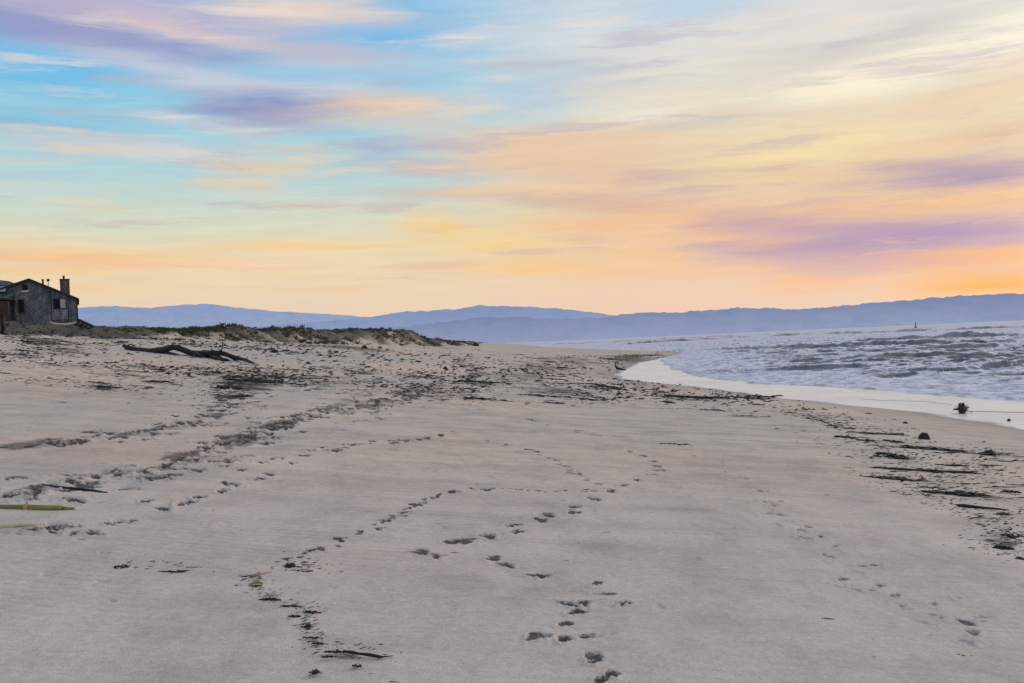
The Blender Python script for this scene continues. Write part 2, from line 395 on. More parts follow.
WRACK = [(560, 392, 75, 7, 1.0), (600, 400, 30, 4, 1.0), (540, 368, 60, 8, .9), (630, 357, 35, 5, 1.1), (480, 383, 60, 5, .9), (480, 400, 40, 4, .8),
         (600, 388, 40, 4, 1.0), (690, 397, 60, 4, 1.0), (750, 398, 30, 3, 1.1), (710, 411, 30, 3, .9), (750, 418, 30, 3, .9), (660, 392, 30, 3, .8), (800, 410, 50, 6, .6),
         (885, 442, 60, 5, .75), (920, 449, 60, 4, .9), (900, 457, 40, 5, .9), (900, 476, 40, 7, .85), (950, 492, 40, 6, .8), (990, 454, 20, 3, .7), (1000, 538, 40, 12, .8), (925, 500, 30, 5, .7),
         (245, 382, 48, 13, 1.15), (260, 372, 60, 6, .9), (225, 398, 26, 8, 1.0), (310, 378, 80, 8, .85), (110, 387, 60, 3, .8), (105, 387, 14, 4, 1.1), (200, 372, 60, 5, .8),
         (60, 365, 90, 5, .75), (150, 368, 50, 3, .85), (30, 380, 60, 5, .6), (20, 355, 30, 4, 1.0), (55, 342, 60, 7, 1.0), (20, 335, 40, 7, 1.0), (100, 335, 60, 7, 1.0), (160, 340, 60, 5, .8),
         (350, 348, 90, 4, 1.0), (280, 345, 60, 5, .8), (430, 346, 40, 3, 1.0), (640, 385, 60, 6, .8), (520, 376, 70, 6, .9), (570, 360, 50, 5, .9), (455, 392, 50, 5, .9), (330, 385, 90, 6, .8), (60, 350, 70, 5, .9), (130, 376, 90, 5, .8), (860, 428, 40, 5, .7), (960, 470, 50, 10, .6), (990, 515, 40, 10, .8), (1005, 540, 24, 16, .8), (930, 485, 50, 10, .7), (820, 420, 50, 8, .8), (985, 470, 40, 12, .7), (200, 345, 90, 4, .8), (300, 352, 110, 4, .7), (360, 372, 70, 7, .75), (420, 376, 50, 5, .85), (470, 365, 40, 10, .6), (400, 392, 60, 6, .6), (350, 360, 80, 6, .55),
         (270, 596, 16, 4, .6), (306, 611, 14, 3, .7), (308, 624, 10, 5, .7), (316, 642, 12, 5, .7), (350, 654, 30, 4, .8), (256, 582, 12, 5, .7), (317, 672, 12, 3, .5), (15, 568, 60, 3, .3), (150, 564, 50, 4, .3), (30, 531, 55, 7, .9), (120, 500, 60, 10, .3), (300, 565, 25, 6, .5)]
def trail(pts, step=0.3, wid=0.35, size=(0.2, 0.34), depth=(0.02, 0.04), dark=(0.4, 0.9)):
    if wid > .16: TRAILS.append((pts, max(.09, wid * 1.7), min(1.0, .55 + sum(dark) * .35)))
    W = [ground(*p) for p in pts]; W = [w for w in W if w]
    for a, b in zip(W, W[1:]):
        L = (b - a).length; n = max(1, int(L / step))
        for i in range(n):
            f = (i + random.random()) / n
            x = a.x + (b.x - a.x) * f + random.gauss(0, wid); y = a.y + (b.y - a.y) * f + random.gauss(0, wid * 1.2)
            prints.append((x, y, math.atan2(b.y - a.y, b.x - a.x) + random.gauss(0, 0.5), random.uniform(*size), random.uniform(*depth), random.uniform(*dark)))
trail([(-10,494),(40,488),(90,481),(130,474),(160,465),(185,456),(215,448),(240,440),(265,430),(300,418),(340,410),(370,405),(400,398),(420,391),(432,384)], .055, .22, (.18, .36), (.012, .024), dark=(.85, 1.0))
trail([(-10,450),(30,444),(80,440),(120,434),(170,428),(200,420),(225,412),(235,400),(228,390),(235,378)], .065, .22, (.18, .36), (.012, .024), dark=(.8, 1.0))
trail([(260,385),(310,383),(376,381),(410,378),(444,376),(480,376)], .25, .4, dark=(.6, 1.))
trail([(330,412),(380,398),(430,384),(520,382),(600,384)], .3, .5, dark=(.5, .9))
trail([(440,352),(455,358),(470,366),(476,376),(450,384)], .5, .35, dark=(.6, 1.))
trail([(120,366),(250,366),(340,372),(420,377)], .5, .5, dark=(.5, .9))
trail([(458,358),(465,364),(473,369),(478,374)], 1.2, .5)
trail([(347,366),(356,370),(362,374)], .8, .5)
trail([(205,372),(240,376),(290,384),(340,392),(400,395),(430,393)], .6, .7)
trail([(-20,534),(30,533),(60,535),(85,533)], .07, .07, (.05,.11), (.004,.008), (.5,1.))
trail([(600,491),(560,490),(500,489),(465,490),(440,495),(410,507),(395,515),(370,530),(340,540),(310,553),(288,565)], .075, .03, (0.07, 0.13), (0.005, 0.009), (0.9, 1.0))
random.seed(77)
for i in range(420):
    y = random.uniform(4.5, 30); x = random.uniform(-0.5 * y, min(0.5 * y, float(wet_edge(y)) - 2))
    prints.append((x, y, random.uniform(0, 3), random.uniform(.04, .16), random.uniform(.003, .008), random.uniform(.1, .45)))
trail([(640,440),(600,436),(560,428),(530,420),(500,412),(470,408)], .5, .10, (.2,.3), (.008,.014), (.6,1.))
trail([(690,446),(735,470),(765,495),(800,530),(850,570),(900,605),(960,640)], .40, .14, (.12,.19), (.004,.008), (.4,.7))
trail([(486,440),(530,449),(565,468),(592,480),(602,490)], .24, .05, (.13,.20), (.006,.010), (.7,1.))
trail([(333,450),(345,446),(406,441),(450,434)], .22, .06, (.16,.28), (.008,.014), (.8,1.))
trail([(345,424),(376,417),(395,413)], .3, .1, (.15,.24), (.008,.014), (.6,.9))
trail([(430,384),(470,381),(520,384),(560,388)], 1.0, .5)
# light random scuffs over the upper beach
for i in range(2400):
    y = random.uniform(22, 75); x = random.uniform(-0.5 * y - 2, wet_edge(y) - 6)
    prints.append((x, y, random.uniform(0, 3), random.uniform(.2, .4), random.uniform(.01, .03), random.uniform(.15, .75)))

# ------------------------------------------------------------------ ground sheet (rings around the camera, one mesh to the horizon)
def rings(r0, r_near, k1, k2, rmax):
    r = [r0]
    while r[-1] < rmax:
        c = r[-1]
        if c < r_near: r.append(c * 1.12 + 0.02)
        else: r.append(c + min(c * c / k1, c * k2))
    return np.array(r)
rad = rings(0.25, 2.6, 1350.0, 0.0075, 14000)
th_f = np.radians(np.arange(-35, 35.001, 0.075))
th_c = np.radians(np.concatenate([np.arange(-180, -35, 2.5)]))
th_d = np.radians(np.arange(35, 180, 2.5) + 2.5)
th = np.concatenate([th_c, th_f, th_d[th_d < math.pi - 0.01]])
RR, TT = np.meshgrid(rad, th, indexing='ij')
GX = RR * np.sin(TT); GY = RR * np.cos(TT)
GZ = height(GX, GY)
DK = np.zeros_like(GZ)
ds = np.interp(GX[:, 0] * 0 + rad, rad, rad)
for (x, y, ang, size, depth, dark) in prints:
    r = math.hypot(x, y); t0 = math.atan2(x, y)
    if r < 2.6 or abs(t0) > R(36): continue
    i0, i1 = np.searchsorted(rad, r - size * 1.2), np.searchsorted(rad, r + size * 1.2) + 1
    j0, j1 = np.searchsorted(th, t0 - size * 1.2 / r), np.searchsorted(th, t0 + size * 1.2 / r) + 1
    sx = GX[i0:i1, j0:j1] - x; sy = GY[i0:i1, j0:j1] - y
    ca, sa = math.cos(ang), math.sin(ang)
    a = (sx * ca + sy * sa) / (size * 0.5); b = (-sx * sa + sy * ca) / (size * 0.25)
    b = b / (1 + 0.25 * np.tanh(a * 2))           # broader at the ball
    d = np.sqrt(a * a + b * b) + 0.55 * noise2(sx * 13 + x * 7, sy * 13 + y * 7, 3) + 0.25 * noise2(sx * 34 + x, sy * 34 + y, 5)
    hole = sst(1.0, 0.55, d); rim = np.exp(-((d - 1.25) / 0.28) ** 2)
    GZ[i0:i1, j0:j1] += -depth * hole * 1.15 + depth * (0.5 + 0.5 * noise2(sx * 30 + x, sy * 30, 6)) * rim * (0.8 - 0.5 * np.tanh(a * 1.5))
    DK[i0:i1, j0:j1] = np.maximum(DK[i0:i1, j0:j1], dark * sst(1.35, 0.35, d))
XW = wet_edge(GY); XF = foam_edge(GY)
WET = sst(-0.30, 0.22, GX - XW + 0.30 * noise2(GX * 1.3, GY * 0.5, 31) + 0.12 * noise2(GX * 4, GY * 2.5, 32))
DAMP = np.clip(0.55 * sst(-4.5, -0.2, GX - XW) + 0.6 * sst(-1.1, -0.1, GX - XW + .5 * noise2(GX * .6, GY * .3, 33)), 0, 1)
foot = np.interp(GY, _dy, _dx)
kk = foot - GX
VEG = sst(-1.4, 1.0, kk + 2.2 * fbm(GX * .35, GY * .10, 4, 40)) * sst(50, 66, GY) * (0.95 + 0.05 * sst(2, 5, kk))
VEG = np.maximum(VEG, 0.5 * sst(0.0, 0.5, fbm(GX * .30, GY * .12, 4, 47)) * sst(30, 36, -GX) * sst(40, 55, GY))
TR = np.zeros_like(GZ)
_grid = (RR > 2.6) & (RR < 110) & (np.abs(TT) < R(36))
_gx, _gy2 = GX[_grid], GY[_grid]
_tr = np.zeros(_gx.shape)
for pts, wdt, st in TRAILS:
    W = [ground(*p) for p in pts]; W = [w for w in W if w]
    for a, b in zip(W, W[1:]):
        ab = np.array([b.x - a.x, b.y - a.y]); t = np.clip(((_gx - a.x) * ab[0] + (_gy2 - a.y) * ab[1]) / (ab @ ab), 0, 1)
        dd = np.hypot(_gx - a.x - t * ab[0], _gy2 - a.y - t * ab[1])
        _tr = np.maximum(_tr, st * np.exp(-(dd / wdt) ** 2))
TR[_grid] = _tr
WK = np.zeros_like(GZ)
_grid = (RR > 2.6) & (RR < 260) & (np.abs(TT) < R(36))
_gx, _gy2 = GX[_grid], GY[_grid]; _wk = np.zeros(_gx.shape)
for (px, py, rx, ry, st) in WRACK:
    g = ground(px, py); ga = ground(px, py + ry); gb = ground(px, py - ry)
    if g is None or ga is None: continue
    ly = max(0.15, (g.y - ga.y) if gb is None else (gb.y - ga.y) / 2); lx = rx * g.y / F
    dirx = g.x / g.y
    dy = _gy2 - g.y; dx = _gx - g.x - dirx * dy
    _wk = np.maximum(_wk, st * np.exp(-(dx / lx) ** 2 - (dy / ly) ** 2))
WKS = []
for (px, py, rx, ry, st) in WRACK:
    g = ground(px, py); ga = ground(px, py + ry); gb = ground(px, py - ry)
    if g is None or ga is None: continue
    WKS.append((g, rx * g.y / F, max(0.15, (g.y - ga.y) if gb is None else (gb.y - ga.y) / 2), st, rx, ry))
WK[_grid] = _wk * (GX[_grid] < wet_edge(GY[_grid]) - 0.2)
TR = TR * (0.45 + 0.75 * sst(-.3, .4, fbm(GX * 1.6, GY * .9, 3, 52)))
GZ += TR * (0.022 * fbm(GX * 3.2, GY * 2.4, 4, 53, .6) - 0.012)
GZ += WK * 0.014 * np.abs(fbm(GX * 3.0, GY * 2.0, 3, 54, .6))
nr, ntv = RR.shape
idx = np.arange(nr * ntv).reshape(nr, ntv)
q = np.stack([idx[:-1, :-1], idx[:-1, 1:], idx[1:, 1:], idx[1:, :-1]], -1).reshape(-1, 4)[:, ::-1]
qw = np.stack([idx[:-1, -1], idx[:-1, 0], idx[1:, 0], idx[1:, -1]], -1).reshape(-1, 4)[:, ::-1]
V = np.stack([GX, GY, GZ], -1).reshape(-1, 3)
V = np.vstack([V, [[0, 0, float(height(0., 0.))]]])
fan = np.stack([np.full(ntv, len(V) - 1), idx[0], np.roll(idx[0], -1), np.roll(idx[0], -1)], -1)
Q = np.vstack([q, qw])

def mat_sand():
    m, nt, bs, out = new_mat('sand')
    geo = nt.n('ShaderNodeNewGeometry'); P = geo.outputs['Position']
    dk = nt.attr('dark'); wet = nt.attr('wet'); damp = nt.attr('damp'); veg = nt.attr('veg')
    big = nt.noise(nt.mapping(P, scale=(0.10, 0.05, 0.1)), 1.0, 4, 0.55)
    c = nt.mix(nt.rng(big, 0.35, 0.65), (0.740, 0.600, 0.475, 1), (0.610, 0.545, 0.470, 1))
    med = nt.noise(nt.mapping(P, rot=(0, 0, R(4)), scale=(0.35, 2.2, 1)), 1.0, 6, 0.68)
    c = nt.mix(1.0, c, nt.ramp(nt.rng(med, 0.25, 0.75), [(0, (0.80, 0.79, 0.79, 1)), (0.5, (1, 1, 1, 1)), (1, (1.13, 1.11, 1.09, 1))]), 'MULTIPLY')
    streak = nt.noise(nt.mapping(P, rot=(0, 0, R(-6)), scale=(0.9, 9.0, 1)), 1.0, 4, 0.7)
    c = nt.mix(1.0, c, nt.ramp(streak, [(0.30, (0.91, 0.91, 0.93, 1)), (0.55, (1, 1, 1, 1)), (0.8, (1.05, 1.05, 1.04, 1))]), 'MULTIPLY')
    sy = nt.n('ShaderNodeSeparateXYZ', inp={0: P})
    # cooler sand colour blended in towards the camera
    near = nt.rng(nt.math('ADD', sy.outputs[1], nt.math('MULTIPLY', big, 9.0)), 17.0, 8.0, 0.0, 0.65)
    c = nt.mix(near, c, (0.600, 0.560, 0.530, 1))
    warm = nt.noise(nt.mapping(P, loc=(3, 9, 0), scale=(0.16, 0.35, 1)), 1.0, 4, 0.5)
    c = nt.mix(nt.rng(warm, 0.52, 0.72, 0, 0.45), c, (0.640, 0.470, 0.370, 1))
    mot = nt.noise(nt.mapping(P, scale=(1.6, 1.0, 1)), 1.0, 8, 0.74)
    c = nt.mix(1.0, c, nt.ramp(mot, [(0.34, (0.80, 0.80, 0.82, 1)), (0.5, (1, 1, 1, 1)), (0.68, (1.12, 1.11, 1.09, 1))]), 'MULTIPLY')
    mud = nt.noise(nt.mapping(P, loc=(7, 1, 0), scale=(2.6, 3.0, 1)), 1.0, 7, 0.82)
    c = nt.mix(nt.rng(mud, 0.64, 0.74, 0.0, 0.55), c, (0.13, 0.115, 0.105, 1))
    grain = nt.noise(P, 120.0, 4, 0.8)
    c = nt.mix(1.0, c, nt.ramp(grain, [(0.28, (0.62, 0.62, 0.63, 1)), (0.5, (1, 1, 1, 1)), (0.74, (1.26, 1.25, 1.22, 1))]), 'MULTIPLY')
    g2 = nt.noise(P, 22.0, 3, 0.7)
    c = nt.mix(1.0, c, nt.ramp(g2, [(0.3, (0.88, 0.88, 0.88, 1)), (0.7, (1.08, 1.08, 1.08, 1))]), 'MULTIPLY')
    speck = nt.noise(P, 45.0, 2, 0.9)
    c = nt.mix(nt.rng(speck, 0.70, 0.76, 0, 0.6), c, (0.05, 0.045, 0.04, 1))
    # stirred, darker damp sand in the prints
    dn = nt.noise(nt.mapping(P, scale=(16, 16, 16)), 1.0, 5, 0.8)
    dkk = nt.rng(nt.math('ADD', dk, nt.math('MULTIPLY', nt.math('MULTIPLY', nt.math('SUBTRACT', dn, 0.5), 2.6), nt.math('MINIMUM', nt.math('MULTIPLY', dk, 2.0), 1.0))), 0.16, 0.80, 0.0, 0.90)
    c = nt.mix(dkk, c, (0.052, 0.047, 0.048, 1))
    tr = nt.attr('tramp')
    tn = nt.noise(nt.mapping(P, rot=(0, 0, R(-8)), scale=(5.5, 3.6, 1)), 1.0, 6, 0.85)
    tf = nt.rng(nt.math('ADD', nt.math('MULTIPLY', tr, 0.42), nt.math('SUBTRACT', tn, 0.5)), 0.26, 0.44, 0.0, 0.70)
    c = nt.mix(tf, c, (0.070, 0.062, 0.056, 1))
    wk = nt.attr('wrack')
    wn = nt.noise(nt.mapping(P, rot=(0, 0, R(3)), scale=(0.75, 1.6, 1)), 1.0, 8, 0.78)
    wf = nt.rng(nt.math('ADD', nt.math('MULTIPLY', wk, 0.36), nt.math('SUBTRACT', wn, 0.5)), 0.26, 0.36, 0.0, 0.88)
    c = nt.mix(wf, c, (0.040, 0.034, 0.020, 1))
    # vegetation-stained sand on the dune tops
    vn = nt.noise(nt.mapping(P, scale=(0.7, 0.35, 1.6)), 1.0, 7, 0.75)
    gv = nt.ramp(vn, [(0.34, (0.055, 0.055, 0.038, 1)), (0.50, (0.100, 0.090, 0.070, 1)), (0.66, (0.135, 0.115, 0.094, 1)), (0.86, (0.22, 0.19, 0.165, 1))])
    c = nt.mix(nt.math('MULTIPLY', veg, 0.97), c, gv)
    c = nt.mix(nt.math('MULTIPLY', damp, 0.55), c, (0.165, 0.155, 0.165, 1))
    c = nt.mix(wet, c, nt.mix(nt.rng(nt.noise(nt.mapping(P, scale=(.5, .22, 1)), 1.0, 6, .65), .35, .65), (0.80, 0.78, 0.74, 1), (0.97, 0.95, 0.88, 1)))  # pale water sheen painted into the wet sand's base colour
    nt.t.links.new(c, bs.inputs['Base Color'])
    rough = nt.math('SUBTRACT', 0.92, nt.math('MULTIPLY', damp, 0.25))
    nt.t.links.new(nt.mix(wet, rough, (0.32, 0.32, 0.32, 1)), bs.inputs['Roughness'])
    nt.t.links.new(nt.math('ADD', 1.25, nt.math('MULTIPLY', wet, 0.75)), bs.inputs['IOR'])
    rpl = nt.n('ShaderNodeTexWave', wave_type='BANDS', bands_direction='Y')
    rpl.inputs['Scale'].default_value = 3.1; rpl.inputs['Distortion'].default_value = 5.0; rpl.inputs['Detail'].default_value = 3.0; rpl.inputs['Detail Scale'].default_value = 1.2
    nt.t.links.new(nt.mapping(P, rot=(0, 0, R(9)), scale=(0.35, 1.0, 1)), rpl.inputs['Vector'])
    rmask = nt.rng(nt.noise(nt.mapping(P, loc=(2, 5, 0), scale=(0.25, 0.4, 1)), 1.0, 3, 0.5), 0.45, 0.62)
    rip_ = nt.math('MULTIPLY', nt.math('MULTIPLY', rpl.outputs['Fac'], rmask), 0.55)
    dry = nt.math('SUBTRACT', 1.0, wet)
    h = nt.math('ADD', nt.math('MULTIPLY', grain, 0.10), nt.math('MULTIPLY', g2, 0.5))
    h = nt.math('ADD', nt.math('ADD', h, nt.math('MULTIPLY', streak, 0.9)), rip_)
    b = nt.n('ShaderNodeBump'); b.inputs['Distance'].default_value = 0.012
    nt.t.links.new(nt.math('MULTIPLY', dry, 0.55), b.inputs['Strength']); nt.t.links.new(h, b.inputs['Height'])
    rip = nt.noise(nt.mapping(P, scale=(1.4, 0.45, 1)), 1.0, 3, 0.5)
    b2 = nt.n('ShaderNodeBump'); b2.inputs['Distance'].default_value = 0.03
    nt.t.links.new(nt.math('MULTIPLY', wet, 0.20), b2.inputs['Strength']); nt.t.links.new(rip, b2.inputs['Height'])
    nt.t.links.new(b.outputs[0], b2.inputs['Normal'])
    nt.t.links.new(b2.outputs[0], bs.inputs['Normal'])
    return m
SAND = mat_sand()
def app(a, v=0): return np.append(a.ravel(), v)
sand = mesh_np('sand', V, Q, SAND, True, {'dark': app(DK), 'wet': app(WET), 'damp': app(DAMP), 'veg': app(VEG), 'tramp': app(TR), 'wrack': app(WK)})
# (centre cap below the camera: small triangle fan)
cap = mesh_np('sand_cap', V[np.append(idx[0], len(V) - 1)], np.stack([np.arange(ntv), np.full(ntv, ntv), np.roll(np.arange(ntv), -1)], -1), SAND)
bpy.ops.object.select_all(action='DESELECT')
cap.select_set(True); sand.select_set(True); bpy.context.view_layer.objects.active = sand
bpy.ops.object.join()
tag(sand, 'wide sloping beach of grey pink sand crossed by footprints and wrack', 'sand', kind='structure')

# ------------------------------------------------------------------ sea
def crest(pts, amp, wid):   # list of photo points -> world polyline on the water
    out = []
    for (px, py) in pts:
        d = ray(px, py); t = (0.15 - EYE) / d[2]
        out.append((d[0] * t, t))
    return (np.array(out), amp, wid)
CR = [crest([(640,352),(690,351),(760,349.5),(830,348.5),(900,346.5),(950,345)], 0.6, 2.0),
      crest([(860,342),(930,339),(980,338),(1060,336)], 0.6, 2.4),
      crest([(640,343.5),(740,338),(800,335.5),(880,332.5),(960,330),(1080,325.5)], 0.8, 6.0),
      crest([(840,361),(900,360),(960,360),(1060,360)], 0.30, 1.3),
      crest([(730,371),(800,369),(860,367),(920,367)], 0.32, 1.0),
      crest([(960,371),(1000,368),(1070,365)], 0.35, 1.0),
      crest([(780,354),(860,353),(960,351),(1060,349)], 0.36, 1.6),
      crest([(560,344.2),(620,342),(700,337.5),(800,333)], .6, 7.0)]
def seg_dist(x, y, P):
    best = np.full(x.shape, 1e9); sgn = np.zeros(x.shape)
    for a, b in zip(P, P[1:]):
        d = b - a; L2 = d @ d
        t = np.clip(((x - a[0]) * d[0] + (y - a[1]) * d[1]) / L2, 0, 1)
        dx = x - (a[0] + t * d[0]); dy = y - (a[1] + t * d[1])
        dist = np.hypot(dx, dy); s = np.sign(d[0] * dy - d[1] * dx)
        m = dist < best; best = np.where(m, dist, best); sgn = np.where(m, s, sgn)
    e = np.minimum(np.hypot(x - P[0][0], y - P[0][1]), np.hypot(x - P[-1][0], y - P[-1][1]))
    return best, sgn
def sea_grid():
    r = rings(9.0, 0, 2500.0, 0.0065, 15000)
    t = np.concatenate([np.radians(np.arange(-12, 36, 0.06)), np.radians(np.arange(36, 175, 2.5))])
    RR, TT = np.meshgrid(r, t, indexing='ij')
    x = RR * np.sin(TT); y = RR * np.cos(TT)
    off = x - foam_edge(y)                       # distance seaward of the foam lip
    far = 1.0 / (1.0 + (RR / 900.0) ** 2)
    act = sst(0.0, 22, off)
    wx = x + 1.5 * noise2(x * .07, y * .07, 60); wy = y + 1.5 * noise2(x * .07, y * .07, 61)
    chop = 0.085 * fbm(wx * 0.55, wy * 0.38, 4, 62, 0.6) + 0.10 * fbm(wx * 0.16, wy * 0.10, 3, 66)
    ridg = (1 - np.abs(noise2(wx * .30, wy * .16, 70)) * 2.0) * 0.10 + (1 - np.abs(noise2(wx * .8, wy * .5, 71)) * 2.0) * 0.05
    z = 0.02 + act * (chop * 1.2 + ridg) + 0.03 * fbm(x * 1.5, y * 1.0, 4, 75, .65) * sst(0.1, 2, off)
    z = z + far * sst(150, 500, RR) * 0.35 * fbm(wx * 0.035, wy * 0.02, 3, 80)
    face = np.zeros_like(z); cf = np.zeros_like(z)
    for P, amp, wid in CR:
        d, s = seg_dist(x, y, P)
        wob = 0.7 + 0.9 * noise2(x * 0.06, y * 0.06, 90) + 0.35 * noise2(x * .4, y * .4, 91)
        d2 = np.maximum(d + wid * 0.5 * noise2(x * 0.22, y * 0.22, 92), 0)
        nearside = np.where(s < 0, 1, 0)     # shoreward side of the crest
        prof = np.where(s < 0, np.exp(-(d2 / (wid * 0.75)) ** 2), np.exp(-(d2 / (wid * 2.2)) ** 2))
        z = z + amp * prof * np.clip(wob, 0.5, 1.6)
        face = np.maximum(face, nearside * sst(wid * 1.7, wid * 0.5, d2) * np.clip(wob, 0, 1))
        cf = np.maximum(cf, (1 - nearside) * sst(wid * 3.5, wid * 0.2, d2))
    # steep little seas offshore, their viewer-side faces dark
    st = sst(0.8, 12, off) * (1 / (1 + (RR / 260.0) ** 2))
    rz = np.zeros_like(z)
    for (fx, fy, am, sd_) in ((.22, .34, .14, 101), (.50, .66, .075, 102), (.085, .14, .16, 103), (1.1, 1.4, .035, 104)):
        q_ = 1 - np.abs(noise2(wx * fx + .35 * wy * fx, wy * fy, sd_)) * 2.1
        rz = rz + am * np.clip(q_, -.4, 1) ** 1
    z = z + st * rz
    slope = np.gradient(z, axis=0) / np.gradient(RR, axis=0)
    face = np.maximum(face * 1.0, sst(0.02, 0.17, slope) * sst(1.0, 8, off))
    # dip the inner edge under the sand
    z = np.where(off < 0, -0.006 - 0.10 * np.clip(-off, 0, 3), z * sst(-0.02, 0.35, off) + 0.022 * sst(0, .15, off))
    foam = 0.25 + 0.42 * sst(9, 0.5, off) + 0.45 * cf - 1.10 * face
    foam = foam + 0.45 * fbm(wx * 0.11, wy * 0.22, 4, 95) + 0.56 + 0.16 * sst(60, 250, RR) + 0.5 * sst(.9, .1, off)
    foam = np.clip(foam, -0.4, 1.3)
    keep = off > -2.5
    n0, n1 = x.shape
    idx = np.arange(n0 * n1).reshape(n0, n1)
    kq = keep[:-1, :-1] | keep[1:, 1:] | keep[:-1, 1:] | keep[1:, :-1]
    q = np.stack([idx[:-1, :-1], idx[1:, :-1], idx[1:, 1:], idx[:-1, 1:]], -1)[kq]
    q = q[:, ::-1]
    used = np.unique(q); rem = np.full(n0 * n1, -1); rem[used] = np.arange(len(used))
    V = np.stack([x, y, z], -1).reshape(-1, 3)[used]
    return V, rem[q][:, ::-1][:, ::-1], {'foam': foam.ravel()[used], 'off': off.ravel()[used], 'face': face.ravel()[used]}
def mat_sea():
    m, nt, bs, out = new_mat('sea_water')
    P = nt.n('ShaderNodeNewGeometry').outputs['Position']
    foam = nt.attr('foam'); off = nt.attr('off'); face = nt.attr('face')
    wv = nt.noise(nt.mapping(P, scale=(0.5, 0.5, 1)), 1.0, 3, 0.5, True)
    vadd = nt.n('ShaderNodeVectorMath', operation='ADD'); nt.t.links.new(P, vadd.inputs[0]); nt.t.links.new(wv, vadd.inputs[1])
    PW = vadd.outputs[0]
    a = nt.noise(nt.mapping(PW, scale=(1.7, 1.0, 1)), 1.0, 8, 0.76)
    b = nt.noise(nt.mapping(PW, scale=(0.16, 0.10, 1)), 1.0, 6, 0.62)
    vor = nt.n('ShaderNodeTexVoronoi', feature='DISTANCE_TO_EDGE'); vor.inputs['Scale'].default_value = 2.2
    nt.t.links.new(PW, vor.inputs['Vector'])
    lace = nt.rng(vor.outputs['Distance'], 0.16, 0.0)
    v = nt.math('ADD', nt.math('MULTIPLY', nt.math('SUBTRACT', a, 0.5), 1.7), nt.math('MULTIPLY', nt.math('SUBTRACT', b, 0.5), 1.9))
    v = nt.math('ADD', v, nt.math('MULTIPLY', lace, 0.22))
    v = nt.math('ADD', v, foam)
    f = nt.rng(v, 0.10, 0.72)
    wc = nt.mix(nt.rng(b, 0.35, 0.65), (0.045, 0.060, 0.105, 1), (0.120, 0.138, 0.195, 1))
    fc = nt.mix(nt.rng(a, 0.36, 0.60), (0.36, 0.40, 0.55, 1), (0.96, 0.94, 0.96, 1))  # blue shadow tone painted into the foam along with its white
    nt.t.links.new(nt.mix(f, wc, fc), bs.inputs['Base Color'])
    nt.t.links.new(nt.rng(f, 0, 1, 0.28, 0.9), bs.inputs['Roughness'])
    bs.inputs['IOR'].default_value = 1.333
    nt.t.links.new(nt.rng(f, 0.2, 0.9, 0.16, 0.10), bs.inputs['Specular IOR Level'])
    h1 = nt.noise(nt.mapping(P, scale=(2.6, 1.5, 1)), 1.0, 6, 0.7)
    bp = nt.n('ShaderNodeBump'); bp.inputs['Distance'].default_value = 0.22; bp.inputs['Strength'].default_value = 0.55
    nt.t.links.new(nt.math('ADD', h1, nt.math('MULTIPLY', f, 0.25)), bp.inputs['Height'])
    nt.t.links.new(bp.outputs[0], bs.inputs['Normal'])
    return m
SEA = mat_sea()
sv, sq, sa_ = sea_grid()
sea = mesh_np('sea', sv, sq, SEA, True, sa_)
tag(sea, 'choppy foaming sea with low breakers', 'sea', kind='structure')

# ------------------------------------------------------------------ hills
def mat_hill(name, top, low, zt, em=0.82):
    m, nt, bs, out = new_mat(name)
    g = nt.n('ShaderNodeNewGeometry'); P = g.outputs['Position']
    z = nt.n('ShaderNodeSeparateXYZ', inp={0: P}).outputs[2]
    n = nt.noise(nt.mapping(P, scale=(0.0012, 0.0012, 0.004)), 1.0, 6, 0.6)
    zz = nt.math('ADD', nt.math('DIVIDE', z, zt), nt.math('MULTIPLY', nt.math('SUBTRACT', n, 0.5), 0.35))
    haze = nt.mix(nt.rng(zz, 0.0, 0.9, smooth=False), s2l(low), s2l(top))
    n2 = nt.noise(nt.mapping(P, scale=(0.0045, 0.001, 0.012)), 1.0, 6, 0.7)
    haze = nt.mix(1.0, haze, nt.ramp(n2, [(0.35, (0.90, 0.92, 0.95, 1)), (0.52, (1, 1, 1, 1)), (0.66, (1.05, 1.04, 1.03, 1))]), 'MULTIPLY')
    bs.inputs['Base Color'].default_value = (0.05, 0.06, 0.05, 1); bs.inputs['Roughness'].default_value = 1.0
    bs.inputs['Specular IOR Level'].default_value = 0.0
    nt.t.links.new(haze, bs.inputs['Emission Color']); bs.inputs['Emission Strength'].default_value = em  # aerial haze painted on as the hills' own glow
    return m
def hill(name, pts, D, depth, mat, micro, seed, label):
    xs = [p[0] for p in pts]; 
    W = [at(px, py, D) for px, py in pts]
    X = np.linspace(W[0].x, W[-1].x, 900)
    Z = np.interp(X, [w.x for w in W], [w.z for w in W])
    px_m = D / F
    Z = Z + px_m * (micro * fbm(X / (px_m * 14), X * 0 + seed, 5, seed, 0.6))
    rows = []
    T = np.linspace(0, 1, 30)
    for t in T:
        y = D - depth + depth * 2 * t
        s = math.sin(math.pi * min(t, 1.0)) ** 0.8 if t not in (0, 1) else 0
        n = fbm(X / (px_m * 30), X * 0 + t * 6 + seed, 4, seed + 2)
        rows.append(np.stack([X * (y / D), np.full_like(X, y), Z * s * (1 + 0.10 * n * (1 - s) * 3) - 3 * (1 - s)], -1))
    V = np.array(rows); n0, n1 = V.shape[:2]
    i = np.arange(n0 * n1).reshape(n0, n1)
    q = np.stack([i[:-1, :-1], i[:-1, 1:], i[1:, 1:], i[1:, :-1]], -1).reshape(-1, 4)
    o = mesh_np(name, V.reshape(-1, 3), q, mat)
    return tag(o, label, 'hills', kind='structure')
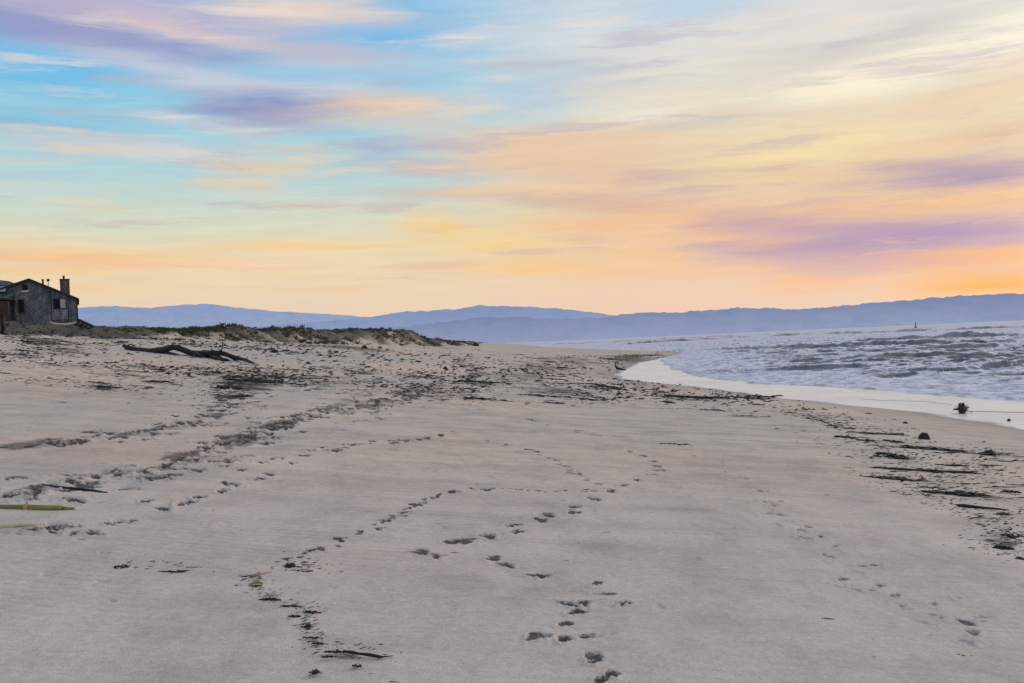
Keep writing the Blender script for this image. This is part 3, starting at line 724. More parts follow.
hill('hills', [(-300,318),(-120,312),(0,309),(60,309),(85,307.5),(110,306.5),(150,308.5),(180,305.5),(206,303.5),(235,307.5),(270,311),(320,314),(372,317.5),(420,322),(520,332),(700,334)],
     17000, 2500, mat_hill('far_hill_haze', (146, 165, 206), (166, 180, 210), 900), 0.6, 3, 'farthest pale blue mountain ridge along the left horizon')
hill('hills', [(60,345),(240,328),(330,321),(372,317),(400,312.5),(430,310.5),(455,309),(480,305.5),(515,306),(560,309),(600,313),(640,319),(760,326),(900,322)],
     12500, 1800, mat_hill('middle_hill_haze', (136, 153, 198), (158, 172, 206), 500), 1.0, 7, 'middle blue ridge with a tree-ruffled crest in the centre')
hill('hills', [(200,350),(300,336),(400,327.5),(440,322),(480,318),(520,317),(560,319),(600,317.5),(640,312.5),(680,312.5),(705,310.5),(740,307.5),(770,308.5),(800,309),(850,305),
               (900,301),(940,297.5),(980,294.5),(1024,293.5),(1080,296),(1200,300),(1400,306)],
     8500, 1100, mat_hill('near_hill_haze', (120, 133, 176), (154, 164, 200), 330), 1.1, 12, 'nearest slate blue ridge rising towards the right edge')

# ------------------------------------------------------------------ small mesh makers
class MB:
    def __init__(s): s.v = []; s.f = []
    def box(s, a, b):
        (x0, y0, z0), (x1, y1, z1) = a, b
        n = len(s.v)
        s.v += [(x0,y0,z0),(x1,y0,z0),(x1,y1,z0),(x0,y1,z0),(x0,y0,z1),(x1,y0,z1),(x1,y1,z1),(x0,y1,z1)]
        s.f += [(n,n+3,n+2,n+1),(n+4,n+5,n+6,n+7),(n,n+1,n+5,n+4),(n+1,n+2,n+6,n+5),(n+2,n+3,n+7,n+6),(n+3,n,n+4,n+7)]
    def prism(s, poly, y0, y1):        # poly of (x,z), ccw seen from -Y
        n = len(s.v); k = len(poly)
        s.v += [(x, y0, z) for x, z in poly] + [(x, y1, z) for x, z in poly]
        s.f.append(tuple(range(n, n + k))); s.f.append(tuple(range(n + 2 * k - 1, n + k - 1, -1)))
        for i in range(k):
            j = (i + 1) % k
            s.f.append((n + j, n + i, n + k + i, n + k + j))
    def tube(s, pts, rads, sides=6, flat=1.0, jag=0.0):
        n = len(s.v); pts = [Vector(p) for p in pts]
        for i, p in enumerate(pts):
            d = (pts[min(i + 1, len(pts) - 1)] - pts[max(i - 1, 0)])
            d = d.normalized() if d.length > 1e-9 else Vector((1, 0, 0))
            u = d.cross(Vector((0, 0, 1)))
            if u.length < 1e-3: u = Vector((1, 0, 0))
            u.normalize(); w = u.cross(d)
            r = rads[i] if hasattr(rads, '__len__') else rads
            for k in range(sides):
                a = 2 * math.pi * k / sides
                rr = r * (1 + random.uniform(-jag, jag))
                s.v.append(tuple(p + u * math.cos(a) * rr + w * math.sin(a) * rr * flat))
        for i in range(len(pts) - 1):
            for k in range(sides):
                a = n + i * sides + k; b = n + i * sides + (k + 1) % sides
                s.f.append((a, b, b + sides, a + sides))
        s.f.append(tuple(n + k for k in range(sides))[::-1])
        s.f.append(tuple(n + (len(pts) - 1) * sides + k for k in range(sides)))
    def ribbon(s, pts, w, up=None):
        n = len(s.v)
        pts = [Vector(p) for p in pts]
        ph = random.uniform(0, 6)
        for i, p in enumerate(pts):
            d = (pts[min(i + 1, len(pts) - 1)] - pts[max(i - 1, 0)]).normalized()
            a = ph + i * 0.7
            u = d.cross(Vector((math.sin(a) * .5, math.cos(a) * .5, 1))).normalized()
            ww = w * math.sin(math.pi * (i + 0.6) / (len(pts) + 0.2))
            s.v.append(tuple(p + u * ww)); s.v.append(tuple(p - u * ww))
        for i in range(len(pts) - 1):
            a = n + 2 * i
            s.f.append((a, a + 1, a + 3, a + 2))
    def build(s, name, mat, parent=None, smooth=False, loc=None):
        me = bpy.data.meshes.new(name)
        me.from_pydata(s.v, [], s.f); me.materials.append(mat)
        if smooth: me.polygons.foreach_set('use_smooth', [True] * len(me.polygons))
        me.update()
        o = bpy.data.objects.new(name, me); COL.objects.link(o)
        if parent: o.parent = parent
        if loc is not None: o.location = loc
        return o

def dup(o, parent=None):
    c = o.copy(); COL.objects.link(c)
    if parent: c.parent = parent
    for ch in o.children: dup(ch, c)
    return c

# ------------------------------------------------------------------ materials for things
M_KELP = simple_mat('dark_kelp', (0.007, 0.006, 0.005, 1), (0.026, 0.020, 0.013, 1), 9, 0.8, 0.3)
M_KELP2 = simple_mat('olive_kelp', (0.014, 0.013, 0.007, 1), (0.055, 0.046, 0.022, 1), 9, 0.8, 0.3)
M_RED = simple_mat('red_brown_kelp', (0.055, 0.020, 0.010, 1), (0.13, 0.055, 0.025, 1), 14, 0.45, 0.3)
M_WOOD = simple_mat('dark_driftwood', (0.010, 0.008, 0.009, 1), (0.036, 0.028, 0.027, 1), 6, 0.85, 0.6, (1, 4, 4))
M_PALE = simple_mat('pale_driftwood', (0.42, 0.32, 0.27, 1), (0.56, 0.46, 0.40, 1), 3, 0.85, 0.5, (1, 4, 4))
M_REED = simple_mat('olive_reed', (0.15, 0.14, 0.035, 1), (0.24, 0.21, 0.07, 1), 12, 0.5, 0.2)
M_REED2 = simple_mat('pale_reed', (0.36, 0.38, 0.19, 1), (0.50, 0.49, 0.33, 1), 10, 0.5, 0.2)
M_STRAW = simple_mat('straw', (0.36, 0.27, 0.12, 1), (0.45, 0.36, 0.19, 1), 10, 0.7, 0.2)
M_ROCK = simple_mat('dark_rock', (0.008, 0.008, 0.010, 1), (0.024, 0.022, 0.022, 1), 10, 0.7, 0.6)
M_GRASS = simple_mat('dune_scrub', (0.050, 0.045, 0.030, 1), (0.145, 0.122, 0.085, 1), 0.6, 0.8, 0.1)
M_GREEN = simple_mat('green_iceplant', (0.045, 0.085, 0.020, 1), (0.10, 0.14, 0.04, 1), 0.9, 0.7, 0.1)
M_PAINT = simple_mat('white_paint', (0.62, 0.66, 0.74, 1), (0.72, 0.74, 0.80, 1), 5, 0.5, 0.1)
M_TRIM = simple_mat('dark_trim', (0.012, 0.015, 0.024, 1), (0.025, 0.030, 0.042, 1), 6, 0.6, 0.2)
M_RUST = simple_mat('dark_brown_board', (0.022, 0.010, 0.010, 1), (0.045, 0.018, 0.016, 1), 3, 0.7, 0.3)
M_POST = simple_mat('dark_post', (0.012, 0.009, 0.009, 1), (0.030, 0.020, 0.018, 1), 5, 0.8, 0.3)
M_ROOF = simple_mat('dark_roof', (0.020, 0.024, 0.034, 1), (0.045, 0.050, 0.062, 1), 4, 0.85, 0.3)

def mat_shingle(name, a, b, c):
    m, nt, bs, out = new_mat(name)
    tc = nt.n('ShaderNodeTexCoord')
    v = nt.mapping(tc.outputs['Object'], rot=(R(90), 0, 0))
    br = nt.n('ShaderNodeTexBrick'); br.offset = 0.5
    nt.t.links.new(v, br.inputs['Vector'])
    br.inputs['Scale'].default_value = 1.0; br.inputs['Brick Width'].default_value = 0.17; br.inputs['Row Height'].default_value = 0.21
    br.inputs['Mortar Size'].default_value = 0.014; br.inputs['Bias'].default_value = 0.0
    br.inputs['Color1'].default_value = a; br.inputs['Color2'].default_value = b; br.inputs['Mortar'].default_value = c
    n = nt.noise(nt.mapping(tc.outputs['Object'], scale=(1.2, 1, .5)), 1.0, 6, 0.7)
    col = nt.mix(1.0, br.outputs['Color'], nt.ramp(n, [(0.34, (0.40, 0.48, 0.66, 1)), (0.52, (1, 1, 1, 1)), (0.68, (2.0, 1.95, 1.85, 1))]), 'MULTIPLY')
    nt.t.links.new(col, bs.inputs['Base Color']); bs.inputs['Roughness'].default_value = 0.9
    b_ = nt.n('ShaderNodeBump'); b_.inputs['Distance'].default_value = 0.03; b_.inputs['Strength'].default_value = 0.6
    nt.t.links.new(br.outputs['Fac'], b_.inputs['Height']); b_.invert = True
    nt.t.links.new(b_.outputs[0], bs.inputs['Normal'])
    return m
M_SHING = mat_shingle('grey_shingle', (0.115, 0.150, 0.195, 1), (0.23, 0.26, 0.28, 1), (0.035, 0.05, 0.075, 1))
M_SHING2 = mat_shingle('pale_shingle', (0.15, 0.18, 0.25, 1), (0.23, 0.25, 0.31, 1), (0.06, 0.07, 0.10, 1))
M_BRICK = mat_shingle('chimney_brick', (0.09, 0.095, 0.11, 1), (0.17, 0.165, 0.165, 1), (0.03, 0.03, 0.04, 1))
def mat_glass(name, c, rough=0.08):
    m, nt, bs, out = new_mat(name)
    n = nt.noise(nt.n('ShaderNodeTexCoord').outputs['Object'], 0.8, 2, 0.5)
    nt.t.links.new(nt.mix(n, c, tuple(q * 1.6 for q in c[:3]) + (1,)), bs.inputs['Base Color'])
    bs.inputs['Roughness'].default_value = rough
    bs.inputs['Specular IOR Level'].default_value = 0.12
    return m
M_GLASS = mat_glass('dark_pane', (0.008, 0.011, 0.020, 1), 0.6)
M_BLIND = mat_glass('pale_blind_pane', (0.30, 0.34, 0.42, 1), 0.3)

# ------------------------------------------------------------------ the shingled house on the dune
def build_house():
    HX, HY = -47.5, 100.0
    root = empty('house', (HX, HY, 6.4), R(23.5))
    def Lc(px, py):                     # photo point on the gable plane -> local x,z
        p = at(px, py, HY); dx = (p.x - HX) / 1.107; f = (HY + dx * .40) / HY; return (dx, EYE + (p.z - EYE) * f - 6.4)
    ax, az_ = Lc(29, 280.5)
    lx, lz = ax - 3.6, az_ - 3.6 * 0.36
    rx, rz = Lc(75.5, 298.8)
    rx2 = Lc(77.6, 312)[0]
    deep = 9.0
    w = MB()
    w.prism([(lx, -0.9), (rx2 - .05, -0.9), (rx2 - .05, rz - 0.25), (rx, rz), (ax, az_), (lx, lz)], 0, deep)
    wall = w.build('wall', M_SHING, root)
    # paler right-hand bay standing slightly proud
    bx0 = Lc(51.8, 305)[0]; bx1 = Lc(68, 305)[0]
    def roof_z(x): return az_ + (rz - az_) * (x - ax) / (rx - ax)
    b = MB(); b.prism([(bx0, 0.42), (bx1, 0.42), (bx1, roof_z(bx1) - .02), (bx0, roof_z(bx0) - .02)], -0.10, -0.002)
    bay = b.build('wall_panel', M_SHING2, root); bay['label'] = 'paler shingled panel round the right window'
    # roof slabs with overhang
    th = 0.20; r = MB()
    ov = 0.25
    def slab(x0, z0, x1, z1):
        r.prism([(x0, z0), (x1, z1), (x1, z1 + th), (x0, z0 + th)], -0.35, deep + 0.35)
    slab(ax, az_ + .004, rx + ov + .15, roof_z(rx + ov + .15) + .004); 
    slab(lx - ov, lz - ov * .36 + .004, ax - .002, az_ + .004)
    roof = r.build('roof', M_ROOF, root)
    f = MB(); f.box((rx2 - .04, -.05, -0.6), (rx2 + .10, deep, rz - .1)); f.build('corner_trim', M_TRIM, root)
    f = MB(); x = Lc(13.8, 305)[0]; f.box((x - .12, -.16, -.6), (x + .10, -.004, 2.9)); f.build('corner_trim', M_TRIM, root)
    f = MB(); x = bx0; f.box((x - .07, -.12, 0.0), (x - .003, -.004, roof_z(x) - .03)); f.build('corner_trim', M_TRIM, root)
    f = MB(); x = bx1; f.box((x + .003, -.12, 0.0), (x + .07, -.004, roof_z(x) - .03)); f.build('corner_trim', M_TRIM, root)
    # windows
    def window(px0, py0, px1, py1, panes, front=-0.0, name='window'):
        x0, z1 = Lc(px0, py0); x1, z0 = Lc(px1, py1)
        fr = MB(); t = .10; y0, y1 = front - .07, front - .004
        fr.box((x0, y0, z0), (x1, y1, z0 + t)); fr.box((x0, y0, z1 - t), (x1, y1, z1))
        fr.box((x0, y0, z0 + t), (x0 + t, y1, z1 - t)); fr.box((x1 - t, y0, z0 + t), (x1, y1, z1 - t))
        n = len(panes); cw = (x1 - x0 - 2 * t) / n
        for i in range(1, n): fr.box((x0 + t + i * cw - .03, y0, z0 + t), (x0 + t + i * cw + .03, y1, z1 - t))
        o = fr.build(name, M_TRIM, root)
        for i, mt in enumerate(panes):
            p = MB(); p.box((x0 + t + i * cw + (.03 if i else 0), front - .035, z0 + t), (x0 + t + (i + 1) * cw - (.03 if i < n - 1 else 0), front - .006, z1 - t))
            p.build('pane', mt, o)
            if mt is M_BLIND:
                g = MB()
                for k in range(1, 3):
                    zx = z0 + t + (z1 - z0 - 2 * t) * k / 3; g.box((x0 + t + i * cw + .031, front - .045, zx - .015), (x0 + t + (i + 1) * cw - .001, front - .037, zx + .015))
                xm = x0 + t + (i + .5) * cw; g.box((xm - .015, front - .052, z0 + t), (xm + .015, front - .047, z1 - t))
                g.build('glazing_bars', M_PAINT, o)
        return o
    window(17.7, 299, 25, 313.2, [M_GLASS])
    window(53, 298.2, 67.3, 309, [M_GLASS, M_BLIND], -0.10)
    v = window(22, 284.5, 28, 290.5, [M_GLASS], name='attic_window')
    s = MB(); a0 = Lc(21.3, 290.6); a1 = Lc(28.5, 291.8); s.box((a0[0], -.1, a1[1]), (a1[0], -.004, a0[1])); s.build('sill', M_PAINT, v)
    # deck under the bay
    d = MB(); d.box((bx0 - .05, -1.2, -0.2), (rx2 - .1, -.12, 0.14)); 
    for k in range(6): xx = bx0 + .1 + k * (rx2 - bx0 - .4) / 5; d.box((xx - .06, -1.15, -1.4), (xx + .06, -1.03, -0.2))
    d.build('deck', M_TRIM, root)
    # porch on the left: recess shade stood in for by a solid dark block, window, roof
    p = MB(); px0 = lx - 3; px1 = Lc(11.5, 300)[0]
    p.box((px0, -1.6, -.6), (px1, -.01, 2.35)); p.build('porch', M_TRIM, root)
    pr = MB(); pr.prism([(px0, 2.9), (px1 + .35, 2.36), (px1 + .35, 2.50), (px0, 3.06)], -1.9, -.012); pr.build('porch_roof', M_ROOF, root)
    up = MB(); a0 = Lc(-1, 285.5); a1 = Lc(7.3, 292.6); up.box((a0[0], -.30, a1[1]), (a1[0], -.01, a0[1])); upo = up.build('dormer_window', M_TRIM, root)
    up = MB(); up.box((a0[0] + .1, -.33, a1[1] + .08), (a1[0] - .1, -.302, a0[1] - .08)); up.build('pane', M_BLIND, upo)
    # chimney
    c = MB(); a0 = Lc(60.3, 278.6); a1 = Lc(69.3, 300)
    c.box((a0[0] - .06, 2.0, a1[1]), (a1[0] + .12, 3.1, a0[1]))
    ch = c.build('chimney', M_BRICK, root)
    c = MB(); c.box((a0[0] - .09, 1.9, a0[1] + .002), (a1[0] + .15, 3.2, a0[1] + .12)); c.build('chimney_cap', M_TRIM, ch)
    c = MB(); cx = (a0[0] + a1[0]) / 2 - .05; c.tube([(cx, 2.45, a0[1] + .14), (cx, 2.45, a0[1] + .42)], .10, 10); c.box((cx - .13, 2.32, a0[1] + .42), (cx + .13, 2.58, a0[1] + .47)); c.build('flue_pot', M_TRIM, ch)
    # vents
    x, z = Lc(42.3, 279.3); c = MB(); c.tube([(x, 1.5, roof_z(x)), (x, 1.5, z)], .09, 10); c.tube([(x, 1.5, z), (x, 1.5, z + .12)], .13, 10); c.build('vent_pipe', M_TRIM, root)
    x, z = Lc(47.8, 279.0); c = MB(); c.tube([(x, 1.5, roof_z(x)), (x, 1.5, z - .1)], .03, 8); c.tube([(x, 1.5, z - .14), (x, 1.5, z - .05), (x, 1.5, z + .08), (x, 1.5, z + .14)], [.07, .15, .15, .06], 10); c.build('vent_cowl', M_ROOF, root)
    tag(root, 'weathered grey shingled beach house with brick chimney on the dune', 'house')
    return root
build_house()

def build_neighbour():
    root = empty('house', (-57.0, 116.0, 6.4))
    w = MB(); w.prism([(-7, -1), (-1.2, -1), (-1.2, 4.7), (-5.2, 6.3), (-7, 5.6)], 0, 8); w.build('wall', M_SHING2, root)
    r = MB(); r.prism([(-5.2, 6.32), (-0.6, 4.50), (-0.6, 4.68), (-5.2, 6.52)], -.5, 8.4); r.prism([(-7.5, 5.4), (-5.203, 6.32), (-5.203, 6.52), (-7.5, 5.6)], -.5, 8.4); r.build('roof', M_ROOF, root)
    f = MB(); f.box((-3.3, -.06, 3.6), (-2.1, -.004, 4.7)); fo = f.build('window', M_TRIM, root)
    f = MB(); f.box((-3.2, -.09, 3.7), (-2.2, -.062, 4.6)); f.build('pane', M_BLIND, fo)
    tag(root, 'neighbouring house half cut by the left edge, only its dark roof showing', 'house')
build_neighbour()

# ramp with sloping rail on the right of the house
rt = empty('ramp', tuple(at(78, 321, 95)))
a = at(78.2, 319.6, 95) - rt.location; b = at(93, 326.2, 95) - rt.location
m_ = MB(); m_.tube([a, b], .13, 6); m_.build('rail', M_TRIM, rt)
for k in range(4):
    p = a.lerp(b, (k + .3) / 4); m_ = MB(); m_.box((p.x - .06, -.06, p.z - .9), (p.x + .06, .06, p.z - .05)); m_.build('post', M_TRIM, rt)
m_ = MB(); m_.prism([(a.x, a.z - 1.2), (b.x, b.z - .8), (b.x, b.z - .35), (a.x, a.z - .25)], .2, 1.2); m_.build('board_deck', M_ROOF, rt)
tag(rt, 'dark sloping ramp running down from the house to the dune', 'ramp')

# pale log in front of the deck
g0 = ground(63, 325.5)
def on_ground(x, y, dz=0.0): return Vector((x, y, float(height(x, y)) + dz))
lp = []
for (px, py) in [(50.5, 321.8), (53, 323.8), (58, 324.8), (66, 325), (72, 324), (76, 322.2)]:
    p = at(px, py, 93); lp.append(p)
c0 = lp[2].copy(); c0.z = float(height(c0.x, 93))
lg = MB(); lg.tube([p - c0 for p in lp], [.08, .15, .17, .18, .16, .07], 9, 1, .12)
o = lg.build('driftwood_log', M_PALE, None, True, c0); tag(o, 'pale pinkish weathered log with upturned ends before the house', 'log')

# board on a thick post, left edge
p0 = at(3.5, 334, 60); gz = float(height(p0.x, 60))
nb = empty('notice_board', (p0.x, 60, gz))
m_ = MB(); m_.tube([(0, 0, -.3), (0, 0, .6), (.01, 0, at(3.5, 312, 60).z - gz)], [.17, .15, .14], 10, 1, .06); m_.build('post', M_POST, nb, True)
m_ = MB(); zt = at(3.5, 301.5, 60).z - gz; zb = at(3.5, 315, 60).z - gz
x1 = at(10.2, 308, 60).x - p0.x
m_.prism([(-.75, zb), (x1, zb), (x1, zt - .06), (x1 - .10, zt), (-.75, zt)], -.22, -.145); m_.build('board', M_RUST, nb)
m_ = MB()
for k in range(14):
    a = random.uniform(0, 6.28); rr = random.uniform(.05, .3)
    m_.tube([(math.cos(a) * .12, math.sin(a) * .12, .18), (math.cos(a) * rr, math.sin(a) * rr, .12), (math.cos(a) * (rr + .15), math.sin(a) * (rr + .1), -.02)], [.05, .06, .02], 5, .7, .3)
m_.build('kelp_wrap', M_RED, nb, True)
tag(nb, 'dark brown board on a thick post cut by the left edge', 'board')

# thin mast beyond the dune
p0 = at(118, 328, 120); zt = at(118, 314.5, 120).z
m_ = MB(); m_.tube([(0, 0, -1.5), (0, 0, zt - p0.z)], [.035, .025], 8)
o = m_.build('mast', M_PAINT, None, True, p0); tag(o, 'thin grey mast standing behind the grassy dune crest', 'mast')

# ------------------------------------------------------------------ the big driftwood trunk
YD = 42.0
def tp(px, py, dy=0.0): return at(px, py, float(np.interp(px, [124, 190, 232, 255], [41.2, 39.0, 38.7, 35.9])) + dy)
root0 = on_ground(at(190, 354, 39).x, 39)
dt = empty('driftwood_tree', tuple(root0))
def loc_(P): return [p - root0 for p in P]
main = [(123.5,345.6),(127,347.6),(134,350),(149,351.7),(156,351.5),(163,349.7),(169,348.2),(174,347.3),(180,348.8),(186,351),(191,352.5),(199,353.6),(207,354),(214,353.6),(220,352.8),(224,353.6),(232,356.6),(240,358.6),(246,359.8),(249,361.6),(255,363.5)]
rd = [.07,.10,.13,.14,.14,.13,.12,.12,.12,.11,.11,.11,.10,.10,.09,.085,.075,.065,.06,.05,.02]
m_ = MB(); m_.tube(loc_([tp(*p) for p in main]), rd, 9, 1, .16); m_.build('trunk', M_WOOD, dt, True)
for pts, rr, nm in [([(157,352),(165,353.5),(172,354.8),(179,356.2)], [.10,.08,.05,.02], 'branch'),
                ([(186,351.5),(190,354.5),(193,356),(196,358)], [.11,.09,.06,.02], 'branch'),
                ([(203,354.5),(210,357.5),(217,360),(226,361.5),(230,361.8)], [.12,.11,.09,.07,.02], 'branch'),
                ([(212,354),(216,357),(222,359)], [.09,.08,.03], 'branch'),
                ([(228,355.5),(234,360),(238,362)], [.08,.06,.02], 'branch'),
                ([(195,353),(199,357),(206,358.5)], [.09,.07,.02], 'branch'),
                ([(176,348),(178,345.5),(181,344.5)], [.05,.03,.01], 'twig'),
                ([(236,357),(240,355.5)], [.03,.01], 'twig'),
                ([(221,352.5),(222,348),(222.5,343),(223.2,340)], [.03,.02,.015,.006], 'twig'),
                ([(212,353),(211.5,349),(211,346.5)], [.025,.016,.006], 'twig'),
                ([(223,352.5),(219,349),(217,347)], [.02,.014,.006], 'twig'),
                ([(127,347),(129,344.6),(133,344)], [.05,.03,.015], 'twig'),
                ([(246,359),(248,356.6)], [.02,.006], 'twig')]:
    m_ = MB(); m_.tube(loc_([tp(*p, -.1) if (nm == 'twig' or i == 0) else ground(*p) + Vector((0, 0, .05)) for i, p in enumerate(pts)]), rr, 6, 1, .15); m_.build(nm, M_WOOD, dt, True)
tag(dt, 'long dark driftwood trunk with broken branches lying on the upper beach', 'driftwood')

# ------------------------------------------------------------------ kelp clumps
def clump_mesh(seed, n=60, spread=(0.5, 0.10), hgt=0.07, mats=M_KELP, wd=(.006, .016)):
    rs = random.Random(seed); m = MB()
    lobes = [(rs.uniform(-.34, .34) * spread[0] * 2, rs.gauss(0, spread[1] * .4), rs.uniform(.5, 1)) for _ in range(3)]
    for i in range(n):
        if rs.random() < .6:
            lx, ly, lh = rs.choice(lobes); x = rs.gauss(lx, spread[0] * .16); y = rs.gauss(ly, spread[1] * .4); top = hgt * lh
        else:
            x = rs.uniform(-.92, .92) * spread[0]; y = rs.gauss(0, spread[1] * .12); top = hgt * .22
        a = rs.gauss(0, .3) + (math.pi if rs.random() < .5 else 0)
        L = rs.uniform(.10, .38) * spread[0] * 2; k = 5; pts = []
        z0 = rs.uniform(0, top * .7)
        for j in range(k):
            t = j / (k - 1)
            pts.append((x, y, max(.003, z0 * (1 - abs(2 * t - 1) * .8) + rs.uniform(0, .008))))
            a += rs.gauss(0, .35); x += math.cos(a) * L / k; y += math.sin(a) * L / k * .5
        r = rs.uniform(*wd)
        if rs.random() < .5: m.tube(pts, [r * .6] + [r] * (k - 2) + [r * .3], 4, .8, .35)
        else: m.ribbon(pts, r * 1.7)
    for lx, ly, lh in lobes:
        w_ = rs.uniform(.10, .2) * spread[0]
        m.tube([(lx - w_ * 1.6, ly, .0), (lx - w_ * .6, ly + rs.gauss(0, .01), hgt * .22), (lx + w_ * .4, ly, hgt * .30 * lh), (lx + w_ * 1.7, ly, .0)], [.006, hgt * .32 * lh, hgt * .42 * lh, .006], 7, .9, .45)
    sp = [(-spread[0] + 2 * spread[0] * q / 9, rs.gauss(0, spread[1] * .06), .004 + rs.random() * .006) for q in range(10)]
    m.tube(sp, [wd[1] * rs.uniform(.5, 1.2) for _ in sp], 5, .8, .3)
    o = m.build('seaweed_clump', mats, None, True)
    return o
protos = [clump_mesh(s, 60, (0.5, 0.10), .075) for s in range(6)] + [clump_mesh(20 + s, 34, (0.5, 0.07), .038, M_KELP, (.004, .010)) for s in range(4)] \
       + [clump_mesh(40 + s, 80, (0.42, 0.26), .09, M_KELP2) for s in range(3)]
for i, p in enumerate(protos): p['_proto'] = i
used_first = set()
def place(kind, px, py, wpx, label, group, hs=1.0, tilt=None):
    p = ground(px, py)
    if p is None: return None
    src = protos[kind]
    if kind in used_first: o = src.copy(); COL.objects.link(o)
    else: o = src; used_first.add(kind)
    s = wpx * p.y / F
    e = 0.2
    hx = (float(height(p.x + e, p.y)) - float(height(p.x - e, p.y))) / (2 * e)
    hy = (float(height(p.x, p.y + e)) - float(height(p.x, p.y - e))) / (2 * e)
    nrm = Vector((-hx, -hy, 1)).normalized()
    rot = nrm.to_track_quat('Z', 'Y').to_matrix() @ Matrix.Rotation(random.uniform(-.12, .12) + (tilt or 0), 3, 'Z') @ (Matrix.Rotation(math.pi, 3, 'Z') if random.random() < .5 else Matrix.Identity(3))
    # track quat spins about z: rebuild with x axis across the beach
    zx = nrm; xx = Vector((1, 0, 0)); xx = (xx - zx * xx.dot(zx)).normalized(); yy = zx.cross(xx)
    base = Matrix((xx, yy, zx)).transposed()
    rot = base @ Matrix.Rotation(random.uniform(-.15, .15) + (tilt or 0) + (math.pi if random.random() < .5 else 0), 3, 'Z')
    v = min(2.2, max(.5, s ** -0.45))      # long streaks stay low, small scraps stand a little taller
    hsc = s * v * hs
    o.matrix_world = Matrix.Translation(p - nrm * 0.004) @ rot.to_4x4() @ Matrix.Diagonal((s, s * min(2.2, max(1.0, v * 1.6)), hsc, 1))
    tag(o, label, 'seaweed', group)
    return o

